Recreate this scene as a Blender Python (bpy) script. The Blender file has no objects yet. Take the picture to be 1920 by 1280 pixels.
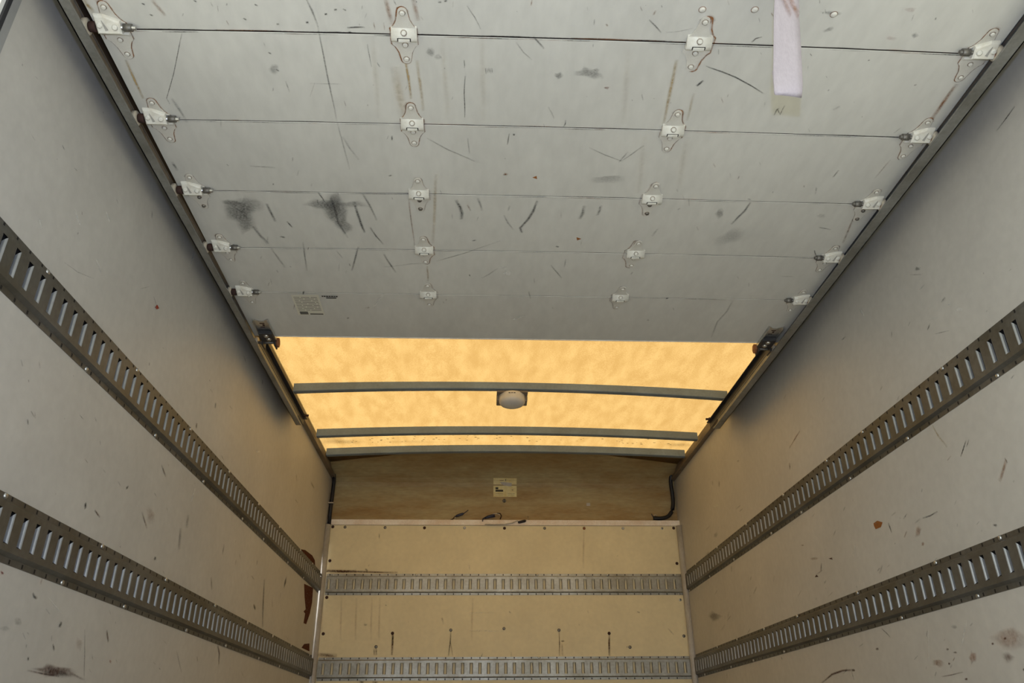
import bpy, bmesh, math, random
from mathutils import Matrix, Vector
SC = bpy.context.scene
COL = SC.collection

# ---------------------------------------------------------------- camera
cam_d = bpy.data.cameras.new('camera')
cam_d.sensor_width = 36.0
cam_d.lens = 36.0 * 1458.0 / 1920.0
cam_d.clip_start = 0.02
cam = bpy.data.objects.new('camera', cam_d)
COL.objects.link(cam)
_r = ((0.999017, 0.042318, -0.013203), (-0.043675, 0.888590, -0.456618), (-0.007591, 0.456745, 0.889565))
cam.matrix_world = Matrix(((_r[0][0], _r[0][2], -_r[0][1], -0.181),
                           (_r[1][0], _r[1][2], -_r[1][1], 0.0),
                           (_r[2][0], _r[2][2], -_r[2][1], 0.648),
                           (0, 0, 0, 1)))
SC.camera = cam

# ---------------------------------------------------------------- world, sun, flash, exposure
SC.view_settings.view_transform = 'Standard'
SC.view_settings.look = 'None'
SC.view_settings.gamma = 1.0
SC.view_settings.use_curve_mapping = False
SC.view_settings.exposure = 0.0
world = bpy.data.worlds.new('sky')
SC.world = world
world.use_nodes = True
bg = world.node_tree.nodes['Background']
bg.inputs[0].default_value = (0.99, 1.0, 0.86, 1)
wn, wl = world.node_tree.nodes, world.node_tree.links          # the sky is brighter on the sun's side
w_tc = wn.new('ShaderNodeTexCoord')
w_dot = wn.new('ShaderNodeVectorMath')
w_dot.operation = 'DOT_PRODUCT'
w_dot.inputs[1].default_value = (-0.86, -0.40, 0.30)
w_map = wn.new('ShaderNodeMapRange')
w_map.inputs['From Min'].default_value = -1
w_map.inputs['From Max'].default_value = 1
w_map.inputs['To Min'].default_value = 0.10
w_map.inputs['To Max'].default_value = 1.55
wl.new(w_tc.outputs['Generated'], w_dot.inputs[0])
wl.new(w_dot.outputs['Value'], w_map.inputs['Value'])
wl.new(w_map.outputs[0], bg.inputs[1])
sun_d = bpy.data.lights.new('sun', 'SUN')
sun_d.energy = 8.5
sun_d.angle = math.radians(0.6)
sun_d.color = (1.0, 0.96, 0.88)
sun = bpy.data.objects.new('sun', sun_d)
COL.objects.link(sun)
sun.rotation_euler = (math.radians(-14), math.radians(-33), 0)     # high sun to the left and ahead, so none falls in at the rear
flash_d = bpy.data.lights.new('camera_flash', 'POINT')
flash_d.energy = 38.0
flash_d.shadow_soft_size = 0.016
flash_d.color = (0.45, 0.58, 1.0)
flash = bpy.data.objects.new('camera_flash', flash_d)
COL.objects.link(flash)
flash.location = (-0.135, 0.0, 0.822)
try:
    SC.cycles.max_bounces = 10
    SC.cycles.diffuse_bounces = 7
    SC.cycles.transparent_max_bounces = 16
    SC.cycles.sample_clamp_indirect = 6.0
    SC.cycles.use_denoising = True
except Exception:
    pass

# ---------------------------------------------------------------- sizes (metres; floor of the load bed at z = 0)
H = 1.129          # half the inner width
L = 4.959          # front panel
ZD = 2.0596        # inner face of the open door
REAR = 1.112       # rear edge of the walls
ROOF = 2.247       # roof sheet at the side walls
CROWN = 0.030
SEAMS = [1.257, 1.5393, 1.8259, 2.1148, 2.3904]
DOOR0, DOOR1 = 0.985, 2.726
DL, DR = -1.050, 1.012
def edge_l(y):
    return -1.036 - .018 * max(0.0, y - 1.25) / 1.45
def edge_r(y):
    return 1.006 + .010 * max(0.0, y - 1.25) / 1.45

# ---------------------------------------------------------------- materials
def mat(name, col, rough=0.6, metal=0.0, noise=0.0, scale=6.0, col2=None, bump=0.0, bscale=60.0, stretch=(1, 1, 1), spec=0.4, grain=0.0):
    m = bpy.data.materials.new(name)
    m.use_nodes = True
    nt = m.node_tree
    n, l = nt.nodes, nt.links
    b = n['Principled BSDF']
    b.inputs['Roughness'].default_value = rough
    b.inputs['Metallic'].default_value = metal
    b.inputs['Specular IOR Level'].default_value = spec
    c = (col[0], col[1], col[2], 1)
    if noise or grain or col2:
        tc = n.new('ShaderNodeTexCoord')
        mp = n.new('ShaderNodeMapping')
        mp.inputs['Scale'].default_value = stretch
        l.new(tc.outputs['Object'], mp.inputs['Vector'])
        t = n.new('ShaderNodeTexNoise')
        t.inputs['Scale'].default_value = scale
        t.inputs['Detail'].default_value = 6
        t.inputs['Roughness'].default_value = 0.65
        l.new(mp.outputs[0], t.inputs['Vector'])
        r = n.new('ShaderNodeValToRGB')
        r.color_ramp.elements[0].position = 0.36
        r.color_ramp.elements[1].position = 0.66
        d = col2 if col2 else [v * (1 - noise) for v in col]
        r.color_ramp.elements[0].color = (d[0], d[1], d[2], 1)
        r.color_ramp.elements[1].color = c
        l.new(t.outputs['Fac'], r.inputs['Fac'])
        out = r.outputs['Color']
        if grain:
            t2 = n.new('ShaderNodeTexNoise')
            t2.inputs['Scale'].default_value = scale * 14
            t2.inputs['Detail'].default_value = 3
            l.new(mp.outputs[0], t2.inputs['Vector'])
            r2 = n.new('ShaderNodeMapRange')
            r2.inputs['From Min'].default_value = 0.3
            r2.inputs['From Max'].default_value = 0.7
            r2.inputs['To Min'].default_value = 1 - grain
            r2.inputs['To Max'].default_value = 1 + grain * 0.5
            l.new(t2.outputs['Fac'], r2.inputs['Value'])
            mx = n.new('ShaderNodeMix')
            mx.data_type = 'RGBA'
            mx.blend_type = 'MULTIPLY'
            mx.inputs['Factor'].default_value = 1.0
            l.new(out, mx.inputs[6])
            l.new(r2.outputs[0], mx.inputs[7])
            out = mx.outputs[2]
        l.new(out, b.inputs['Base Color'])
    else:
        b.inputs['Base Color'].default_value = c
    if bump:
        tc2 = n.new('ShaderNodeTexCoord')
        t3 = n.new('ShaderNodeTexNoise')
        t3.inputs['Scale'].default_value = bscale
        t3.inputs['Detail'].default_value = 4
        l.new(tc2.outputs['Object'], t3.inputs['Vector'])
        bp = n.new('ShaderNodeBump')
        bp.inputs['Strength'].default_value = bump
        bp.inputs['Distance'].default_value = 0.002
        l.new(t3.outputs['Fac'], bp.inputs['Height'])
        l.new(bp.outputs[0], b.inputs['Normal'])
    return m

def mark_mat(name, col, nscale=90.0):
    """wear mark: thin colour that breaks up with noise; strength comes from the per-point attribute 'wear'"""
    m = bpy.data.materials.new(name)
    m.use_nodes = True
    nt = m.node_tree
    n, l = nt.nodes, nt.links
    b = n['Principled BSDF']
    b.inputs['Base Color'].default_value = (*col, 1)
    b.inputs['Roughness'].default_value = 0.85
    b.inputs['Specular IOR Level'].default_value = 0.1
    at = n.new('ShaderNodeAttribute')
    at.attribute_name = 'wear'
    tc = n.new('ShaderNodeTexCoord')
    t = n.new('ShaderNodeTexNoise')
    t.inputs['Scale'].default_value = nscale
    t.inputs['Detail'].default_value = 5
    t.inputs['Roughness'].default_value = 0.7
    l.new(tc.outputs['Object'], t.inputs['Vector'])
    mr = n.new('ShaderNodeMapRange')
    mr.inputs['From Min'].default_value = 0.30
    mr.inputs['From Max'].default_value = 0.62
    mr.inputs['To Min'].default_value = 0.25
    mr.inputs['To Max'].default_value = 1.25
    l.new(t.outputs['Fac'], mr.inputs['Value'])
    mu = n.new('ShaderNodeMath')
    mu.operation = 'MULTIPLY'
    mu.use_clamp = True
    l.new(at.outputs['Fac'], mu.inputs[0])
    l.new(mr.outputs[0], mu.inputs[1])
    tr = n.new('ShaderNodeBsdfTransparent')
    mix = n.new('ShaderNodeMixShader')
    l.new(mu.outputs[0], mix.inputs[0])
    l.new(tr.outputs[0], mix.inputs[1])
    l.new(b.outputs[0], mix.inputs[2])
    l.new(mix.outputs[0], n['Material Output'].inputs['Surface'])
    return m

M = {}
M['door'] = mat('door_paint', (0.61, 0.605, 0.56), 0.55, noise=0.10, scale=3.0, grain=0.05, stretch=(1, .35, 1), bump=.08, bscale=220)
M['wall'] = mat('wall_liner', (0.52, 0.50, 0.455), 0.5, noise=0.10, scale=2.6, grain=0.05, bump=.06, bscale=120)
M['front'] = mat('front_liner', (0.77, 0.68, 0.45), 0.55, noise=0.10, scale=3.0, grain=0.04, bump=.06, bscale=120)
M['band'] = mat('stained_fibreglass', (0.42, 0.35, 0.19), 0.6, scale=3.2, col2=(0.30, 0.19, 0.075), grain=0.12, stretch=(.55, 1, 2.2), bump=.1, bscale=90)
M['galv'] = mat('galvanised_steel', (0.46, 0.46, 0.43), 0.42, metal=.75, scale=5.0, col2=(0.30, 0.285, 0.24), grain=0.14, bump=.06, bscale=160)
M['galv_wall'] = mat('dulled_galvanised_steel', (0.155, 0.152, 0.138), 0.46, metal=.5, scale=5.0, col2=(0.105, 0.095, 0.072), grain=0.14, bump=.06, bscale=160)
M['lip'] = mat('slot_lip_steel', (0.36, 0.37, 0.37), 0.38, metal=.45, noise=.2, scale=20)  # paler than the side tracks: daylight on the lips put into the colour
M['track'] = mat('track_steel', (0.29, 0.29, 0.27), 0.5, metal=.5, scale=7.0, col2=(0.20, 0.195, 0.17), grain=0.1)
M['black'] = mat('black_steel', (0.028, 0.028, 0.032), 0.5, noise=.3, scale=9)
M['bow'] = mat('bow_steel', (0.215, 0.275, 0.325), 0.5, metal=.1, scale=6.0, col2=(0.17, 0.21, 0.235), grain=.08)
M['rail_brown'] = mat('top_rail_metal', (0.24, 0.20, 0.15), 0.5, metal=.35, scale=6.0, col2=(0.15, 0.11, 0.07), grain=.08)
M['hinge'] = mat('white_hinge_paint', (0.70, 0.70, 0.65), 0.38, scale=26, col2=(0.60, 0.57, 0.49), grain=.05, bump=.05)
M['leaf'] = mat('hinge_leaf_paint', (0.62, 0.61, 0.56), 0.5, scale=26, col2=(0.57, 0.55, 0.49), grain=.05)
M['steel'] = mat('bright_steel', (0.62, 0.62, 0.60), 0.3, metal=.9, noise=.25, scale=60)
M['bolt_dark'] = mat('dull_bolt', (0.20, 0.19, 0.17), 0.45, metal=.6, noise=.3, scale=60)
M['rust'] = mat('rusty_steel', (0.28, 0.115, 0.045), 0.8, scale=50, col2=(0.12, 0.045, 0.022), grain=.2)
M['darkrust'] = mat('dark_rusted_head', (0.055, 0.022, 0.014), 0.8, scale=50, col2=(0.025, 0.012, 0.010))
M['dark'] = mat('painted_recess_shade', (0.018, 0.016, 0.014), 0.8, noise=.2, scale=30)  # near-black that puts the shade of holes and slots into the colour
M['seam'] = mat('seam_grime', (0.055, 0.036, 0.024), 0.9, scale=14, col2=(0.022, 0.020, 0.018))
M['nylon'] = mat('cream_roller_plastic', (0.55, 0.49, 0.38), 0.5, noise=.25, scale=50)
M['strap'] = mat('pale_webbing', (0.43, 0.39, 0.43), 0.55, noise=.10, scale=26, grain=.06, stretch=(1, 1, .3), bump=.25, bscale=420)
M['lens'] = mat('lamp_lens', (0.62, 0.60, 0.56), 0.25, noise=.08, scale=20)
M['lampbase'] = mat('lamp_base_plastic', (0.20, 0.165, 0.125), 0.5, noise=.2, scale=30)
M['paper'] = mat('aged_label_paper', (0.78, 0.72, 0.42), 0.6, scale=16, col2=(0.66, 0.52, 0.22), grain=.1)
M['sticker'] = mat('grey_sticker', (0.66, 0.64, 0.54), 0.5, noise=.06, scale=20)
M['ink'] = mat('faded_ink', (0.16, 0.15, 0.13), 0.7, noise=.3, scale=120)
M['inkblack'] = mat('label_ink', (0.05, 0.045, 0.035), 0.7, noise=.3, scale=120)
M['patch'] = mat('torn_grey_patch', (0.48, 0.44, 0.40), 0.7, noise=.15, scale=60)
M['strip'] = mat('pale_trim_strip', (0.88, 0.83, 0.76), 0.5, scale=9, col2=(0.74, 0.62, 0.50), grain=.1)
M['post'] = mat('grey_post_metal', (0.50, 0.50, 0.50), 0.62, metal=.1, scale=10, col2=(0.36, 0.34, 0.31), grain=.1, stretch=(1, 1, .4))
M['cable'] = mat('black_cable', (0.014, 0.014, 0.018), 0.45, noise=.2, scale=40)
M['wire'] = mat('blue_black_wire', (0.03, 0.035, 0.07), 0.4, noise=.3, scale=60)
M['wirewhite'] = mat('pale_wire', (0.55, 0.50, 0.42), 0.5, noise=.2, scale=60)
M['floor'] = mat('bed_planks', (0.20, 0.165, 0.12), 0.6, noise=.25, scale=4, grain=.15, stretch=(6, .5, 1))
M['gravel'] = mat('yard_gravel', (0.62, 0.63, 0.57), 0.9, noise=.3, scale=1.2, grain=.3)
M['greypaint'] = mat('rear_frame_paint', (0.30, 0.30, 0.29), 0.5, noise=.15, scale=8)

M['bolt_ring'] = mat('grimy_bolt_washer', (0.26, 0.20, 0.14), 0.6, scale=60, col2=(0.12, 0.075, 0.045))
M['fold_shade'] = mat('painted_fold_shade', (0.36, 0.35, 0.32), 0.6, noise=.2, scale=60)
M['whitepost'] = mat('white_rear_post', (0.82, 0.82, 0.78), 0.4, noise=.06, scale=8)

# roof skin: thin yellowed fibreglass that lets daylight through
rm = bpy.data.materials.new('translucent_fibreglass')
rm.use_nodes = True
n, l = rm.node_tree.nodes, rm.node_tree.links
n.remove(n['Principled BSDF'])
tc = n.new('ShaderNodeTexCoord')
mp = n.new('ShaderNodeMapping')
mp.inputs['Scale'].default_value = (1.6, .5, 1)
t1 = n.new('ShaderNodeTexNoise')
t1.inputs['Scale'].default_value = 11
t1.inputs['Detail'].default_value = 4
t2 = n.new('ShaderNodeTexNoise')
t2.inputs['Scale'].default_value = 170
t2.inputs['Detail'].default_value = 3
l.new(tc.outputs['Object'], mp.inputs[0])
l.new(mp.outputs[0], t1.inputs['Vector'])
l.new(tc.outputs['Object'], t2.inputs['Vector'])
mixf = n.new('ShaderNodeMath')
mixf.operation = 'ADD'
l.new(t1.outputs['Fac'], mixf.inputs[0])
l.new(t2.outputs['Fac'], mixf.inputs[1])
rp = n.new('ShaderNodeValToRGB')
rp.color_ramp.elements[0].position = 0.72 / 2 + .05
rp.color_ramp.elements[0].color = (0.325, 0.197, 0.066, 1)
rp.color_ramp.elements[1].position = 0.60
rp.color_ramp.elements[1].color = (0.405, 0.264, 0.102, 1)
hf = n.new('ShaderNodeMath')
hf.operation = 'MULTIPLY'
hf.inputs[1].default_value = .5
l.new(mixf.outputs[0], hf.inputs[0])
l.new(hf.outputs[0], rp.inputs[0])
tl = n.new('ShaderNodeBsdfTranslucent')
df = n.new('ShaderNodeBsdfDiffuse')
l.new(rp.outputs[0], tl.inputs['Color'])
df.inputs['Color'].default_value = (0.40, 0.30, 0.16, 1)
ms = n.new('ShaderNodeMixShader')
ms.inputs[0].default_value = 0.18
l.new(tl.outputs[0], ms.inputs[1])
l.new(df.outputs[0], ms.inputs[2])
l.new(ms.outputs[0], n['Material Output'].inputs['Surface'])
M['roof'] = rm

MK = {'r': mark_mat('rust_stain', (0.27, 0.105, 0.030)), 't': mark_mat('tan_run', (0.44, 0.31, 0.13), 60),
      'g': mark_mat('grey_scuff', (0.085, 0.085, 0.082), 160), 'k': mark_mat('black_scratch', (0.014, 0.013, 0.012), 220),
      'w': mark_mat('white_scratch', (0.85, 0.84, 0.80), 160), 'e': mark_mat('red_scuff', (0.30, 0.050, 0.025), 140),
      'b': mark_mat('torn_brown_ply', (0.085, 0.028, 0.014), 110)}

# ---------------------------------------------------------------- mesh builder
class MB:
    def __init__(self):
        self.v, self.f, self.m, self.w, self.sm = [], [], [], [], []
        self.mats = []
    def mi(self, m):
        if m not in self.mats:
            self.mats.append(m)
        return self.mats.index(m)
    def vert(self, p, w=0.0):
        self.v.append(tuple(p)); self.w.append(w)
        return len(self.v) - 1
    def face(self, ids, m, smooth=False):
        self.f.append(tuple(ids)); self.m.append(self.mi(m)); self.sm.append(smooth)
    def quad(self, pts, m, smooth=False):
        self.face([self.vert(p) for p in pts], m, smooth)
    def box(self, x0, x1, y0, y1, z0, z1, m, bev=0.0):
        if bev <= 0:
            c = [self.vert((x, y, z)) for z in (z0, z1) for y in (y0, y1) for x in (x0, x1)]
            for q in ((0, 2, 3, 1), (4, 5, 7, 6), (0, 1, 5, 4), (2, 6, 7, 3), (0, 4, 6, 2), (1, 3, 7, 5)):
                self.face([c[i] for i in q], m)
            return
        bm = bmesh.new()
        bmesh.ops.create_cube(bm, size=1)
        for v in bm.verts:
            v.co = Vector(((x0 + x1) / 2 + v.co.x * (x1 - x0), (y0 + y1) / 2 + v.co.y * (y1 - y0), (z0 + z1) / 2 + v.co.z * (z1 - z0)))
        bmesh.ops.bevel(bm, geom=list(bm.edges), offset=bev, segments=2, affect='EDGES', profile=.5)
        self.bm(bm, m)
    def bm(self, bm, m, smooth=False):
        off = len(self.v)
        bm.verts.index_update()
        for v in bm.verts:
            self.vert(v.co)
        for f in bm.faces:
            self.face([off + v.index for v in f.verts], m, smooth)
        bm.free()
    def prism(self, outline, axis, a, b, m):
        """extrude a 2-D outline along an axis from a to b"""
        def P(u, v, w):
            return {'x': (w, u, v), 'y': (u, w, v), 'z': (u, v, w)}[axis]
        k = len(outline)
        A = [self.vert(P(u, v, a)) for u, v in outline]
        B = [self.vert(P(u, v, b)) for u, v in outline]
        self.face(A[::-1], m); self.face(B, m)
        for i in range(k):
            j = (i + 1) % k
            self.face((A[i], A[j], B[j], B[i]), m)
    def lathe(self, prof, c, axis, m, seg=18, smooth=True):
        """prof: (radius, height) pairs; height runs along axis"""
        rings = []
        for r, hgt in prof:
            ring = []
            for i in range(seg):
                a = 2 * math.pi * i / seg
                u, v = r * math.cos(a), r * math.sin(a)
                p = {'x': (hgt, u, v), 'y': (u, hgt, v), 'z': (u, v, hgt)}[axis]
                ring.append(self.vert((c[0] + p[0], c[1] + p[1], c[2] + p[2])))
            rings.append(ring)
        for a, b in zip(rings, rings[1:]):
            for i in range(seg):
                j = (i + 1) % seg
                self.face((a[i], a[j], b[j], b[i]), m, smooth)
        self.face(rings[0][::-1], m); self.face(rings[-1], m)
    def tube(self, pts, r, m, seg=8):
        pts = [Vector(p) for p in pts]
        rings = []
        for i, p in enumerate(pts):
            d = (pts[min(i + 1, len(pts) - 1)] - pts[max(i - 1, 0)]).normalized()
            up = Vector((0, 0, 1)) if abs(d.z) < .9 else Vector((1, 0, 0))
            a = d.cross(up).normalized(); b = d.cross(a)
            rr = r[i] if isinstance(r, (list, tuple)) else r
            rings.append([self.vert(p + a * rr * math.cos(2 * math.pi * k / seg) + b * rr * math.sin(2 * math.pi * k / seg)) for k in range(seg)])
        for a, b in zip(rings, rings[1:]):
            for k in range(seg):
                j = (k + 1) % seg
                self.face((a[k], a[j], b[j], b[k]), m, True)
        self.face(rings[0][::-1], m); self.face(rings[-1], m)
    def build(self, name, parent=None, loc=(0, 0, 0), fix=True):
        me = bpy.data.meshes.new(name)
        me.from_pydata(self.v, [], self.f)
        for m in self.mats:
            me.materials.append(m)
        me.polygons.foreach_set('material_index', self.m)
        me.polygons.foreach_set('use_smooth', self.sm)
        if any(self.w):
            at = me.attributes.new('wear', 'FLOAT', 'POINT')
            at.data.foreach_set('value', self.w)
        if fix:
            b = bmesh.new(); b.from_mesh(me)
            bmesh.ops.recalc_face_normals(b, faces=b.faces)
            b.to_mesh(me); b.free()
        me.update()
        o = bpy.data.objects.new(name, me)
        COL.objects.link(o)
        o.location = loc
        if parent:
            o.parent = parent
        return o

def tag(o, label=None, cat=None, group=None, kind=None):
    if label: o['label'] = label
    if cat: o['category'] = cat
    if group: o['group'] = group
    if kind: o['kind'] = kind
    return o

def empty(name, loc=(0, 0, 0)):
    o = bpy.data.objects.new(name, None)
    o.empty_display_size = .1
    COL.objects.link(o)
    o.location = loc
    return o

def dup(o, parent, loc, scale=None):
    c = o.copy()
    COL.objects.link(c)
    c.parent = parent
    c.location = loc
    if scale: c.scale = scale
    return c

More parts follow.
